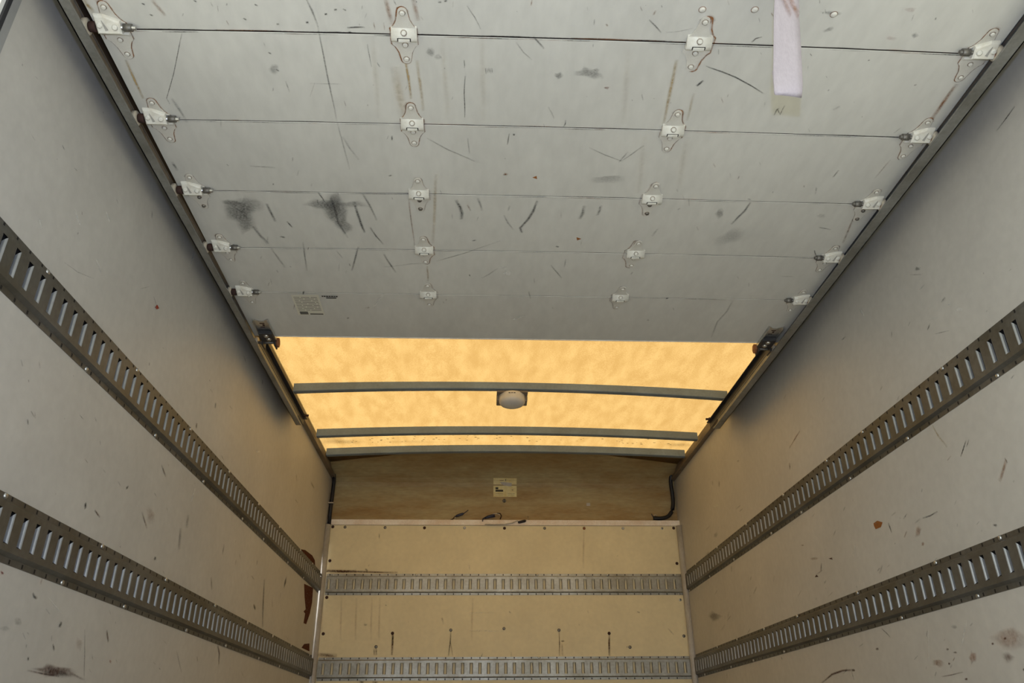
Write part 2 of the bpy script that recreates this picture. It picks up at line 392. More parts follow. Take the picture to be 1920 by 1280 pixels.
# ---------------------------------------------------------------- wear marks
MARKS=[
('D','t',.6,.0083,[(-1.0311,1.1805),(-1.0292,1.1967),(-1.0261,1.2131)]),
('D','r',.5,.007,[(-.8884,1.1778),(-.8815,1.1994),(-.8769,1.2187)]),
('D','g',.7,.0017,[(-.8556,1.2655),(-.8818,1.3197),(-.9136,1.3853),(-.9571,1.4644),(-.9561,1.4842)]),
('D','t',.8,.0055,[(-1.0076,1.3432),(-1.0119,1.4056),(-1.0145,1.4664)]),
('D','g',.35,.0063,[(-.944,1.4639),(-.9392,1.5001),(-.9347,1.5472)]),
('D','k',.8,.0032,[(-.9072,1.2142),(-.9024,1.2197)]),
('D','k',.8,.0031,[(-.9136,1.1855),(-.9088,1.1908)]),
('D','k',.8,.003,[(-.8015,1.1759),(-.7964,1.1811)]),
('D','k',.8,.0031,[(-.7085,1.2209),(-.703,1.2264)]),
('D','k',.8,.003,[(-.675,1.1834),(-.6695,1.1887)]),
('D','k',.8,.0029,[(-.6224,1.1665),(-.6168,1.1717)]),
('D','k',.8,.0029,[(-.4868,1.1902),(-.4807,1.1955)]),
('D','k',.8,.0034,[(-.669,1.3648),(-.6629,1.3711)]),
('D','k',.8,.0033,[(-.6758,1.3137),(-.6699,1.3197)]),
('D','g',.5,.0066,[(-1.0229,1.7005),(-1.0226,1.7385)]),
('D','g',.6,.0037,[(-.5619,1.1629),(-.5546,1.1969),(-.5495,1.2395)]),
('D','g',.5,.0032,[(-.5495,1.2395),(-.5506,1.3075),(-.5522,1.4059),(-.5527,1.524)]),
('D','g',.3,.0037,[(-.5527,1.524),(-.5499,1.6136),(-.5469,1.722)]),
('D','r',.5,.0083,[(-.3913,1.1565),(-.3889,1.1907),(-.3856,1.229)]),
('D','r',.45,.0082,[(-.3321,1.1542),(-.3295,1.1843),(-.3271,1.2182)]),
('D','r',.5,.0024,[(-.424,1.2247),(-.4239,1.2451)]),
('D','r',.4,.0024,[(-.4016,1.2238),(-.4025,1.2443)]),
('D','t',.95,.0052,[(-.3616,1.3291),(-.3593,1.3819),(-.358,1.4518)]),
('D','t',.45,.0065,[(-.3342,1.3281),(-.3323,1.398),(-.33,1.4914)]),
('D','t',.3,.0185,[(-.3857,1.3495),(-.3855,1.4349),(-.3818,1.5198)]),
('D','k',.85,.0037,[(-.4848,1.24),(-.4669,1.2386),(-.4457,1.2386)]),
('D','k',.7,.0019,[(-.2246,1.3241),(-.2235,1.3403),(-.2248,1.3486)]),
('D','k',.75,.0021,[(-.2226,1.3735),(-.2257,1.4291),(-.2248,1.4653),(-.2253,1.5104)]),
('D','g',.3,0,[(-.6753,1.365),(-.6627,1.3645),(-.6671,1.3734),(-.6746,1.3791),(-.6824,1.3794),(-.6874,1.3742),(-.6878,1.3655),(-.6834,1.3566),(-.6759,1.351),(-.6682,1.3507),(-.6632,1.3559)]),
('D','g',.35,0,[(-.3032,1.3047),(-.2921,1.3043),(-.2946,1.3118),(-.3003,1.3166),(-.3072,1.3169),(-.3126,1.3125),(-.3143,1.3051),(-.3118,1.2976),(-.306,1.2929),(-.2992,1.2926),(-.2939,1.297)]),
('D','g',.25,0,[(-.2865,1.3168),(-.2753,1.3164),(-.2776,1.3211),(-.2833,1.3243),(-.2902,1.3245),(-.2957,1.3218),(-.2976,1.3172),(-.2953,1.3124),(-.2896,1.3093),(-.2827,1.3091),(-.2773,1.3117)]),
('D','k',.6,.0015,[(-.1744,1.3467),(-.1729,1.365)]),
('D','k',.6,.0015,[(-.1706,1.3482),(-.1691,1.3632)]),
('D','k',.6,.0015,[(-.1668,1.3465),(-.1653,1.3614)]),
('D','k',.6,.0015,[(-.163,1.348),(-.1614,1.3646)]),
('D','k',.6,.0015,[(-.1592,1.3462),(-.1576,1.3627)]),
('D','k',.8,.0043,[(-.5069,1.1937),(-.5001,1.1943)]),
('D','k',.8,.0043,[(-.5296,1.2058),(-.5228,1.2063)]),
('D','k',.8,.0041,[(-.2791,1.1672),(-.2723,1.1678)]),
('D','k',.8,.0041,[(-.2664,1.164),(-.2595,1.1646)]),
('D','k',.8,.0045,[(-.6398,1.2341),(-.6329,1.2347)]),
('D','k',.8,.0045,[(-.4843,1.2533),(-.4773,1.2539)]),
('D','k',.8,.0044,[(-.5745,1.2288),(-.5676,1.2294)]),
('D','g',.5,.0025,[(-.2171,1.1745),(-.1998,1.2048),(-.1866,1.2363)]),
('D','g',.45,.0039,[(-.3258,1.5892),(-.271,1.6332),(-.1993,1.6786)]),
('D','g',.3,.005,[(-.5462,1.5888),(-.5345,1.634),(-.5165,1.6808)]),
('D','k',.8,.0033,[(-.4161,1.5822),(-.4192,1.6007)]),
('D','g',.4,.0029,[(-.2177,1.5875),(-.2138,1.6484)]),
('D','k',.6,.0029,[(-.1086,1.5653),(-.1126,1.6087)]),
('D','k',.6,.0019,[(-.4454,1.285),(-.4446,1.3194),(-.4435,1.3516)]),
('D','g',.3,.0026,[(-.5984,1.4076),(-.5218,1.4083)]),
('D','r',.25,.0019,[(-.5849,1.4037),(-.6066,1.4518)]),
('D','g',.4,.0027,[(-.6543,1.4011),(-.653,1.4374)]),
('D','g',.6,.0039,[(-.067,1.2513),(-.0537,1.2675),(-.04,1.2856)]),
('D','g',.4,.0027,[(-.1048,1.2694),(-.0861,1.2983),(-.0662,1.3183)]),
('D','g',.4,0,[(.0742,1.3543),(.1078,1.3575),(.102,1.3657),(.0855,1.3697),(.0646,1.3677),(.0475,1.3606),(.0407,1.3512),(.0467,1.343),(.0631,1.3392),(.0837,1.3411),(.1008,1.3481)]),
('D','g',.4,0,[(.0024,1.3654),(.0126,1.365),(.0113,1.372),(.0066,1.3765),(.0003,1.3767),(-.0053,1.3726),(-.0079,1.3657),(-.0066,1.3587),(-.0019,1.3543),(.0044,1.3541),(.0099,1.3581)]),
('D','k',.3,0,[(.0894,1.3437),(.097,1.3435),(.096,1.3464),(.0924,1.3484),(.0877,1.3486),(.0836,1.3469),(.0818,1.344),(.0828,1.3411),(.0864,1.3391),(.0911,1.3389),(.0951,1.3406)]),
('D','e',.5,0,[(.1234,1.3989),(.1312,1.3986),(.1302,1.4017),(.1265,1.4038),(.1217,1.4039),(.1175,1.4022),(.1155,1.3991),(.1166,1.396),(.1202,1.394),(.125,1.3938),(.1292,1.3956)]),
('D','g',.7,.003,[(.1874,1.1962),(.2023,1.2101),(.221,1.2301)]),
('D','k',.95,.0052,[(.341,1.384),(.3478,1.3751),(.3546,1.3662)]),
('D','k',.75,.0032,[(.3494,1.3227),(.3922,1.3377),(.4292,1.3532),(.4684,1.3742),(.5116,1.4008)]),
('D','t',.6,.0067,[(.2753,1.3058),(.2793,1.3672),(.2827,1.4288),(.2883,1.5154)]),
('D','t',.35,.0056,[(.342,1.4087),(.3441,1.4542),(.3462,1.5016)]),
('D','k',.7,.0026,[(.0344,1.5108),(.0345,1.5244),(.0302,1.5364)]),
('D','k',.8,.003,[(.4343,1.248),(.4406,1.2371),(.4537,1.2321)]),
('D','g',.4,.0028,[(-.0148,1.4652),(-.0049,1.4854),(.0039,1.508)]),
('D','k',.8,.0047,[(-.0985,1.5731),(-.0946,1.5648)]),
('D','g',.5,.003,[(.1083,1.6115),(.1559,1.6399),(.2035,1.6624)]),
('D','g',.5,.0032,[(.2035,1.6624),(.2277,1.633),(.2544,1.5979)]),
('D','g',.4,.0036,[(.1973,1.6693),(.2161,1.6248)]),
('D','g',.3,.0023,[(.2331,1.2297),(.2625,1.2256),(.2904,1.2157)]),
('D','r',.5,.0036,[(.0934,1.2112),(.0981,1.2184)]),
('D','r',.4,.0039,[(.1934,1.1845),(.1978,1.1716)]),
('D','r',.75,.0083,[(.9726,1.3472),(.9714,1.4004),(.9727,1.4716)]),
('D','g',.8,.0027,[(.5647,1.4727),(.565,1.4538),(.5698,1.448)]),
('D','g',.8,.0028,[(.565,1.45),(.5791,1.4703),(.58,1.4383)]),
('D','e',.18,0,[(.7532,1.1438),(.7673,1.1433),(.7667,1.1474),(.7609,1.1502),(.7522,1.1505),(.7439,1.1483),(.7392,1.1443),(.7398,1.1402),(.7456,1.1375),(.7542,1.1371),(.7625,1.1394)]),
('D','e',.2,0,[(.7481,1.2212),(.7615,1.2207),(.7606,1.2243),(.755,1.2267),(.7467,1.227),(.7389,1.2251),(.7347,1.2217),(.7355,1.2181),(.7412,1.2157),(.7494,1.2154),(.7572,1.2173)]),
('D','g',.3,0,[(.7979,1.2118),(.8076,1.2114),(.808,1.2158),(.8045,1.2187),(.7985,1.2189),(.7922,1.2164),(.7881,1.2121),(.7878,1.2078),(.7913,1.2049),(.7972,1.2047),(.8035,1.2072)]),
('D','k',.5,.0032,[(.9005,1.5216),(.9103,1.5013)]),
('D','g',.4,.0031,[(.9562,1.188),(.9746,1.1859)]),
('D','g',.35,0,[(.5882,1.1612),(.6153,1.1633),(.6112,1.1662),(.5984,1.1672),(.5816,1.1659),(.5674,1.1628),(.5612,1.1591),(.5653,1.1563),(.5781,1.1553),(.5948,1.1566),(.609,1.1597)]),
('D','g',.3,0,[(.5965,1.2043),(.6052,1.1983),(.606,1.2025),(.6031,1.2075),(.5977,1.2113),(.5918,1.2124),(.5877,1.2104),(.587,1.2061),(.5899,1.2012),(.5953,1.1974),(.6011,1.1963)]),
('D','k',.8,.0032,[(.7235,1.2862),(.7285,1.286)]),
('D','k',.7,.0022,[(.581,1.2738),(.5878,1.2815)]),
('D','k',.7,.0043,[(.8697,1.3562),(.8763,1.3559)]),
('D','g',.5,.0037,[(.6678,1.3863),(.6709,1.3808)]),
('D','g',.35,.0062,[(.7065,1.4468),(.7207,1.4351)]),
('D','g',.55,0,[(-.9057,1.9174),(-.8645,1.916),(-.882,1.9541),(-.9092,1.9788),(-.9352,1.9796),(-.9495,1.9564),(-.9468,1.9188),(-.9287,1.8817),(-.9024,1.8587),(-.8775,1.8579),(-.8631,1.8795)]),
('D','k',.35,0,[(-.9108,1.8788),(-.8773,1.8805),(-.886,1.8877),(-.9042,1.8916),(-.9249,1.8905),(-.9403,1.885),(-.9443,1.8771),(-.9355,1.8699),(-.9175,1.8661),(-.8969,1.8671),(-.8815,1.8726)]),
('D','g',.45,0,[(-.898,1.9789),(-.8734,1.9632),(-.8782,2.002),(-.8908,2.0329),(-.9065,2.0431),(-.9188,2.0283),(-.9229,1.9948),(-.9175,1.9562),(-.9049,1.927),(-.8899,1.9176),(-.8779,1.9312)]),
('D','g',.3,0,[(-.8595,1.8899),(-.8125,1.8883),(-.8273,1.9132),(-.8549,1.9294),(-.8844,1.9304),(-.9041,1.9158),(-.9065,1.8914),(-.8911,1.867),(-.8641,1.8515),(-.8354,1.8505),(-.8158,1.8644)]),
('D','g',.5,0,[(-.6115,1.9207),(-.5689,1.9057),(-.578,1.9549),(-.6005,1.9923),(-.6277,2.0021),(-.6484,1.9802),(-.6545,1.9359),(-.6441,1.8875),(-.6219,1.8529),(-.5962,1.844),(-.5761,1.8638)]),
('D','k',.35,0,[(-.6164,1.8817),(-.5944,1.8809),(-.6032,1.9119),(-.6174,1.9316),(-.6313,1.9321),(-.6393,1.9131),(-.6383,1.8824),(-.6292,1.8522),(-.6153,1.8336),(-.602,1.8331),(-.594,1.851)]),
('D','g',.4,0,[(-.6556,1.883),(-.6085,1.8814),(-.6199,1.897),(-.6452,1.9074),(-.6746,1.9083),(-.6966,1.8996),(-.7027,1.8846),(-.6909,1.8691),(-.6658,1.8591),(-.6369,1.8581),(-.6151,1.8666)]),
('D','g',.4,0,[(-.6008,1.9884),(-.5758,2.0147),(-.59,2.0306),(-.6085,2.0303),(-.6239,2.0138),(-.6302,1.9879),(-.6253,1.9627),(-.6112,1.9476),(-.5933,1.9479),(-.5781,1.9635),(-.5713,1.989)]),
('D','g',.3,0,[(-.5613,1.8798),(-.5142,1.8782),(-.5243,1.8877),(-.5487,1.8942),(-.5781,1.8952),(-.6009,1.8903),(-.6085,1.8814),(-.5981,1.872),(-.5738,1.8656),(-.5448,1.8646),(-.5221,1.8694)]),
('D','g',.7,.007,[(-.8107,1.8805),(-.8094,1.922),(-.806,1.9703)]),
('D','g',.5,.0085,[(-.8786,1.9976),(-.8679,2.0543),(-.8552,2.0922)]),
('D','k',.5,.0052,[(-.6188,1.8487),(-.6158,1.9077),(-.6166,1.9751),(-.5988,2.0542)]),
('D','g',.75,.0068,[(-.5533,1.8667),(-.551,1.932),(-.5468,1.9867),(-.5432,2.0234)]),
('D','k',.8,.004,[(-.6516,1.825),(-.6459,1.8446),(-.6409,1.8697)]),
('D','g',.6,.0053,[(-.5235,1.828),(-.511,1.8781),(-.4978,1.9574)]),
('D','g',.6,.005,[(-.5216,1.9942),(-.5089,2.0425),(-.4918,2.0864)]),
('D','k',.85,.0041,[(-.7704,1.9692),(-.7622,1.9994)]),
('D','k',.85,.0067,[(-.8006,2.0491),(-.7974,2.0578)]),
('D','k',.6,.0061,[(-.8105,2.0495),(-.8012,2.0521)]),
('D','g',.5,.0043,[(-.7435,2.0796),(-.7532,2.1563),(-.7635,2.2473)]),
('D','g',.65,.0052,[(-.5715,2.101),(-.5906,2.1669),(-.6132,2.2426)]),
('D','g',.55,.0058,[(-.494,2.1417),(-.4819,2.1955),(-.4657,2.2513)]),
('D','g',.4,.0063,[(-.8516,2.1132),(-.8429,2.1655),(-.8325,2.2296)]),
('D','g',.3,.0043,[(-.646,2.1218),(-.6324,2.1682)]),
('D','w',.5,.0087,[(-.5194,2.3909),(-.5427,2.4328),(-.5723,2.4917)]),
('D','e',.6,.0094,[(-.5918,2.4923),(-.5818,2.49)]),
('D','r',.6,.0105,[(-.6767,2.5714),(-.667,2.5732)]),
('D','k',.6,.0036,[(-.6143,2.1997),(-.6149,2.2161)]),
('D','g',.4,.0046,[(-.818,1.7134),(-.7499,1.72)]),
('D','k',.7,.0037,[(-.7742,1.7952),(-.7696,1.7878)]),
('D','k',.6,.0032,[(-.8783,1.7066),(-.8765,1.7154)]),
('D','k',.7,.0045,[(-.4417,1.746),(-.4311,1.7433)]),
('D','r',.5,.0033,[(-.3927,1.8486),(-.393,1.9403),(-.3918,2.0891)]),
('D','t',.35,.0079,[(-.3069,1.7367),(-.3168,1.8587),(-.3332,2.0752)]),
('D','t',.55,.0054,[(-.3572,2.2079),(-.3581,2.2581),(-.3605,2.3031)]),
('D','g',.75,.0082,[(-.2539,1.849),(-.2435,1.8821),(-.2376,1.9135),(-.2413,1.9461)]),
('D','g',.7,.007,[(-.0138,1.846),(-.023,1.8957),(-.0364,1.9393),(-.0584,1.9846),(-.0521,2.0101)]),
('D','g',.45,.0045,[(-.1103,1.92),(-.0976,1.9579),(-.0796,1.9938)]),
('D','g',.6,.0086,[(.1275,1.8644),(.1274,1.9013),(.1197,1.9314)]),
('D','g',.55,.007,[(.1784,1.8627),(.1758,1.8891),(.1712,1.9133)]),
('D','g',.4,.0065,[(-.1898,1.8392),(-.1833,1.8671),(-.1783,1.9009)]),
('D','g',.4,.005,[(-.0946,1.8719),(-.0999,1.8983)]),
('D','r',.9,.0089,[(-.1185,1.7279),(-.1063,1.7322)]),
('D','r',.95,-1,[(-.0366,1.7414),(-.025,1.734),(-.0225,1.748)]),
('D','r',.95,-1,[(.1229,2.0276),(.1392,2.036),(.1267,2.0453)]),
('D','k',.8,.0067,[(.0633,2.0774),(.071,2.0863)]),
('D','w',.5,0,[(-.0883,2.2428),(-.072,2.2423),(-.0747,2.2524),(-.0826,2.2588),(-.0928,2.2591),(-.1012,2.2532),(-.1046,2.2433),(-.1018,2.2333),(-.0939,2.2269),(-.0839,2.2266),(-.0756,2.2324)]),
('D','w',.3,0,[(-.1039,2.2097),(-.0896,2.2093),(-.0921,2.2152),(-.0992,2.2191),(-.108,2.2194),(-.1153,2.216),(-.1182,2.2102),(-.1157,2.2043),(-.1086,2.2005),(-.0998,2.2002),(-.0926,2.2035)]),
('D','g',.4,.0047,[(-.1749,2.2764),(-.1497,2.2515),(-.1199,2.2136)]),
('D','g',.55,.0046,[(.0562,2.1914),(.0799,2.2341),(.1,2.2712)]),
('D','g',.5,.0036,[(.1024,2.1542),(.1018,2.1999)]),
('D','g',.4,.0042,[(-.3257,2.1776),(-.2336,2.1302),(-.1175,2.0562)]),
('D','g',.3,.0048,[(-.5019,2.2191),(-.4114,2.1965),(-.3581,2.1916)]),
('D','k',.8,.0041,[(-.2168,2.2536),(-.2151,2.2673)]),
('D','w',.4,.015,[(-.0579,2.5654),(-.0384,2.5523),(-.0094,2.535)]),
('D','k',.7,.0046,[(-.2074,2.0591),(-.1938,2.0557)]),
('D','k',.5,.0076,[(-.3038,2.4255),(-.2981,2.4253)]),
('D','g',.25,0,[(.1784,1.7388),(.2224,1.7302),(.2166,1.7428),(.1961,1.754),(.1686,1.7593),(.1449,1.7568),(.1342,1.7474),(.1404,1.7348),(.161,1.7238),(.1881,1.7186),(.2115,1.721)]),
('D','g',.5,.0048,[(.3388,2.2225),(.3327,2.2397)]),
('D','g',.6,.0063,[(.6187,1.8298),(.6135,1.8744),(.6023,1.9071),(.5925,1.9406)]),
('D','g',.35,0,[(.5423,1.8875),(.5569,1.887),(.5582,1.9012),(.5534,1.9103),(.5443,1.9106),(.5345,1.902),(.5278,1.888),(.5266,1.8739),(.5314,1.8651),(.5404,1.8648),(.5501,1.8731)]),
('D','g',.2,0,[(.6102,2.0058),(.6441,1.9731),(.6481,1.9978),(.6376,2.026),(.6163,2.0469),(.5925,2.052),(.5756,2.0393),(.5721,2.0139),(.5832,1.9859),(.6043,1.9659),(.6274,1.961)]),
('D','k',.85,.0032,[(.9047,2.0685),(.9247,2.1054)]),
('D','k',.7,.0039,[(.8186,1.6749),(.8145,1.7052)]),
('D','g',.5,.0037,[(.8711,1.9454),(.9124,1.9554)]),
('D','g',.25,0,[(.8535,1.8852),(.8665,1.8847),(.8666,1.8911),(.8617,1.8952),(.8536,1.8955),(.8455,1.8918),(.8405,1.8856),(.8405,1.8793),(.8454,1.8752),(.8534,1.8749),(.8615,1.8785)]),
('D','g',.3,.0059,[(.7364,2.3974),(.7363,2.484),(.7233,2.5589),(.7348,2.6905)]),
('D','g',.3,.005,[(.8495,2.2303),(.8967,2.2322)]),
('D','k',.6,.0042,[(.6036,1.8124),(.6146,1.8171)]),
('D','g',.35,.0063,[(.3728,1.9703),(.36,2.014)]),
('D','k',.6,.0077,[(.4893,2.3897),(.4959,2.3933)]),
('D','g',.3,0,[(.4565,2.5542),(.4626,2.554),(.4624,2.559),(.46,2.5621),(.4562,2.5622),(.4526,2.5592),(.4505,2.5544),(.4506,2.5494),(.4531,2.5463),(.4568,2.5462),(.4604,2.5492)]),
('D','g',.45,.0053,[(.4086,1.8733),(.417,1.8678)]),
('D','r',.3,.0039,[(.9425,1.6257),(.9351,1.7057)]),
('D','t',.4,.0046,[(.9464,1.5445),(.9646,1.6249)]),
('D','r',.5,.0055,[(.9572,1.8953),(.979,2.0234)]),
('D','t',.12,.0102,[(-.4285,1.2647),(-.4372,1.3847),(-.4469,1.5202)]),
('D','t',.12,.0103,[(-.2723,1.2664),(-.2714,1.3855),(-.2704,1.5197)]),
('D','t',.12,.0103,[(-.1816,1.2555),(-.1804,1.3796),(-.1789,1.5203)]),
('D','t',.12,.0104,[(.1575,1.2815),(.1696,1.3928),(.183,1.5172)]),
('D','t',.12,.012,[(.3637,1.5609),(.3752,1.6676),(.3878,1.7847)]),
('D','t',.12,.0119,[(.2508,1.5648),(.2626,1.6771),(.2755,1.8009)]),
('L','w',.5,.0067,[(1.5179,1.7608),(1.5373,1.7506),(1.5577,1.7439)]),
('L','w',.45,.0072,[(1.6435,1.8449),(1.6731,1.8383)]),
('L','w',.4,.0059,[(1.6597,1.7128),(1.6949,1.6993)]),
('L','e',.8,-1,[(2.0185,1.7825),(2.0278,1.7968),(2.0463,1.7947),(2.0313,1.7826)]),
('L','k',.5,.0037,[(1.9938,1.804),(2.026,1.7921)]),
('L','w',.55,.0082,[(2.2055,2.1222),(2.198,2.0666),(2.1885,2.0068)]),
('L','g',.4,.0021,[(1.5382,1.6262),(1.5986,1.6385),(1.6705,1.6654)]),
('L','g',.3,.0023,[(1.9071,1.7772),(1.9576,1.8165)]),
('L','w',.35,.006,[(1.4067,1.6522),(1.4259,1.6381)]),
('L','g',.5,.0039,[(1.5545,1.7141),(1.5555,1.7224)]),
('L','k',.9,.009,[(1.8958,1.1678),(1.9071,1.1578)]),
('L','b',.8,.0048,[(1.9513,1.1643),(1.9861,1.1573)]),
('L','k',.9,.0128,[(2.0966,1.2702),(2.1008,1.2626)]),
('L','k',.85,.0048,[(1.7683,.9368),(1.7778,.9317),(1.7922,.9307)]),
('L','k',.85,.0099,[(1.9194,.899),(1.9186,.8862)]),
('L','k',.8,.012,[(2.3786,1.141),(2.3802,1.1305)]),
('L','k',.8,.0049,[(1.9064,.8485),(1.9222,.8377)]),
('L','k',.8,.0063,[(1.8151,.8094),(1.8225,.8122)]),
('L','g',.25,0,[(1.7422,.8761),(1.7582,.8781),(1.7579,.8725),(1.7516,.8683),(1.7418,.8671),(1.7322,.8693),(1.7264,.874),(1.7266,.8795),(1.7327,.8838),(1.7425,.8851),(1.7522,.8829)]),
('L','g',.2,0,[(1.7007,.8574),(1.7178,.8595),(1.7164,.8557),(1.7089,.8526),(1.6985,.8514),(1.689,.8524),(1.684,.8554),(1.6854,.8591),(1.6926,.8622),(1.703,.8635),(1.7127,.8625)]),
('L','e',.8,.0032,[(1.6312,.9565),(1.6463,.9541)]),
('L','e',.6,.0038,[(1.6355,.9521),(1.643,.9566)]),
('L','b',.7,.0072,[(2.1613,.9083),(2.1877,.8841)]),
('L','e',.8,.0052,[(2.2151,.8403),(2.2292,.8389)]),
('L','b',.7,0,[(1.9395,.7968),(2.0318,.7995),(2.0157,.7917),(1.9707,.7862),(1.9162,.7849),(1.8729,.7881),(1.8552,.7943),(1.8686,.8015),(1.9091,.8072),(1.9636,.8091),(2.0113,.8062)]),
('L','k',.4,0,[(1.9545,.7923),(2.0266,.7943),(2.0138,.7893),(1.9785,.7856),(1.9355,.7846),(1.9012,.7865),(1.8874,.7906),(1.8985,.7952),(1.931,.7989),(1.974,.8002),(2.011,.7985)]),
('L','b',.6,.0032,[(1.8265,.7884),(1.8841,.7873),(1.9703,.7867)]),
('L','b',.4,.0046,[(2.0174,.7968),(2.0943,.7892)]),
('L','g',.5,.0039,[(2.0415,.8964),(2.0729,.839),(2.0984,.7871)]),
('L','r',.2,0,[(2.0286,.8623),(2.0475,.8643),(2.0482,.8559),(2.0415,.85),(2.0299,.8489),(2.0179,.8529),(2.0101,.8604),(2.0093,.8687),(2.0158,.8746),(2.0273,.8759),(2.0394,.872)]),
('L','g',.3,.0039,[(2.322,1.027),(2.4337,.9954)]),
('L','w',.3,.0026,[(1.8374,.9389),(1.9129,.9156)]),
('L','r',.4,.0066,[(1.7902,.9729),(1.7932,.9588)]),
('L','b',.5,.0065,[(2.2207,1.2315),(2.2784,1.2003)]),
('L','r',.25,0,[(2.285,1.2407),(2.3148,1.2484),(2.3153,1.2356),(2.3043,1.2248),(2.286,1.2202),(2.2677,1.2234),(2.2561,1.2331),(2.2554,1.2457),(2.266,1.2564),(2.284,1.2613),(2.3027,1.2583)]),
('L','b',.6,.0067,[(2.288,1.3915),(2.3393,1.3729)]),
('L','g',.4,.0183,[(2.532,1.262),(2.5566,1.1998)]),
('L','g',.4,.0193,[(2.5748,1.3162),(2.587,1.2754)]),
('L','k',.6,.0119,[(2.4994,1.6083),(2.5082,1.5925)]),
('L','g',.7,.0179,[(3.6289,1.2997),(3.664,1.2042),(3.7092,1.1085)]),
('L','k',.8,.0431,[(4.0207,1.3674),(4.0441,1.3484)]),
('L','k',.7,.0111,[(3.5121,1.1725),(3.5551,1.1613)]),
('L','b',.6,.0129,[(3.0996,.9683),(3.1399,.9446),(3.1533,.909)]),
('L','b',.5,.0125,[(2.9038,1.1769),(2.9372,1.1401)]),
('L','w',.35,.0135,[(2.5929,1.4113),(2.5814,1.3626)]),
('L','g',.4,.0127,[(2.9932,1.3141),(2.9944,1.2748)]),
('L','w',.3,0,[(3.2445,1.767),(3.2838,1.7807),(3.2783,1.7744),(3.2599,1.7654),(3.2358,1.7572),(3.2154,1.7527),(3.2062,1.7537),(3.2114,1.7597),(3.2293,1.7686),(3.2533,1.777),(3.2742,1.7816)]),
('L','k',.5,.0103,[(4.3621,1.9666),(4.463,1.9653)]),
('L','g',.4,.0063,[(2.688,.9103),(2.7702,.8538)]),
('L','b',.95,-1,[(4.272,1.5738),(4.4068,1.5972),(4.607,1.61),(4.6971,1.601),(4.7487,1.5435),(4.5963,1.5446),(4.4146,1.5582)]),
('L','b',.95,-1,[(4.4758,1.4288),(4.7357,1.45),(4.7504,1.3688),(4.7217,1.3058),(4.6497,1.2388),(4.5751,1.235),(4.5898,1.2875),(4.5414,1.292),(4.5917,1.3105),(4.5295,1.3637)]),
('L','b',.95,-1,[(4.5892,1.1097),(4.6493,1.1351),(4.796,1.1532),(4.8199,1.1127)]),
('R','w',.5,.0085,[(2.2768,1.9667),(2.2636,1.9257)]),
('R','w',.45,0,[(1.7937,1.6868),(1.7795,1.6787),(1.7837,1.6772),(1.7917,1.6793),(1.8006,1.6843),(1.807,1.6903),(1.8083,1.695),(1.804,1.6965),(1.7958,1.6943),(1.7869,1.6892),(1.7807,1.6833)]),
('R','w',.3,0,[(1.8278,1.7214),(1.8172,1.7153),(1.8199,1.7149),(1.8257,1.717),(1.8324,1.7208),(1.8373,1.7249),(1.8386,1.7276),(1.8357,1.728),(1.8299,1.7259),(1.8233,1.7221),(1.8184,1.7181)]),
('R','w',.3,.0023,[(1.9359,1.7351),(1.8889,1.711)]),
('R','g',.5,.0023,[(1.9243,1.6797),(1.8597,1.6558)]),
('R','k',.85,.0037,[(1.924,1.3559),(1.9449,1.3392),(1.9649,1.3249)]),
('R','k',.7,.003,[(1.9098,1.3538),(1.9293,1.3397)]),
('R','t',.6,.0053,[(2.051,1.449),(2.0356,1.4091),(2.0106,1.3684)]),
('R','r',.55,.0087,[(1.7911,1.2576),(1.8128,1.24),(1.841,1.2185)]),
('R','b',.7,.0029,[(1.7944,1.2643),(1.7927,1.2499)]),
('R','r',.6,.0031,[(2.0052,1.3401),(2.0268,1.335)]),
('R','g',.4,.003,[(1.6743,1.4348),(1.6905,1.4322)]),
('R','r',.9,-1,[(2.5039,1.2779),(2.4762,1.2798),(2.4452,1.2667),(2.4618,1.2553),(2.4985,1.2572),(2.5042,1.2692)]),
('R','k',.75,.0057,[(2.4103,1.2562),(2.4073,1.2402),(2.4051,1.2228)]),
('R','r',.4,0,[(2.2544,1.1918),(2.2398,1.1855),(2.2512,1.1799),(2.264,1.1788),(2.2732,1.1827),(2.2752,1.1901),(2.2693,1.1982),(2.2577,1.2038),(2.2449,1.2047),(2.2359,1.2008),(2.2339,1.1934)]),
('R','r',.4,0,[(2.2486,1.1529),(2.2404,1.151),(2.2436,1.1481),(2.2487,1.147),(2.2538,1.1481),(2.257,1.151),(2.2569,1.1547),(2.2537,1.1577),(2.2486,1.1588),(2.2435,1.1576),(2.2404,1.1547)]),
('R','g',.75,.0038,[(2.2153,1.2216),(2.1752,1.2175),(2.1338,1.219)]),
('R','k',.6,0,[(1.905,1.1243),(1.897,1.1223),(1.8996,1.1206),(1.9042,1.1203),(1.9092,1.1215),(1.9126,1.1238),(1.9132,1.1263),(1.9106,1.1281),(1.9059,1.1284),(1.9009,1.1271),(1.8975,1.1248)]),
('R','k',.6,.0035,[(2.5997,.9616),(2.5745,.9457),(2.554,.9291)]),
('R','r',.35,0,[(1.9729,.8644),(1.9177,.8582),(1.9359,.8433),(1.9685,.8361),(2.0037,.8395),(2.0281,.8528),(2.0313,.8709),(2.0116,.8864),(1.9774,.8932),(1.9426,.8888),(1.9201,.8755)]),
('R','b',.4,0,[(2.0002,.8218),(1.9798,.82),(1.9867,.8142),(1.9987,.8113),(2.0115,.8123),(2.02,.8171),(2.021,.8236),(2.0139,.8295),(2.0017,.8324),(1.989,.8312),(1.9807,.8264)]),
('R','g',.3,0,[(2.1928,.9163),(2.1779,.9144),(2.1822,.9117),(2.1906,.9108),(2.1999,.9119),(2.2065,.9147),(2.2079,.9182),(2.2035,.9209),(2.195,.9218),(2.1858,.9207),(2.1792,.9178)]),
('R','b',.7,.0026,[(2.3149,.7997),(2.2627,.8002),(2.2064,.8029)]),
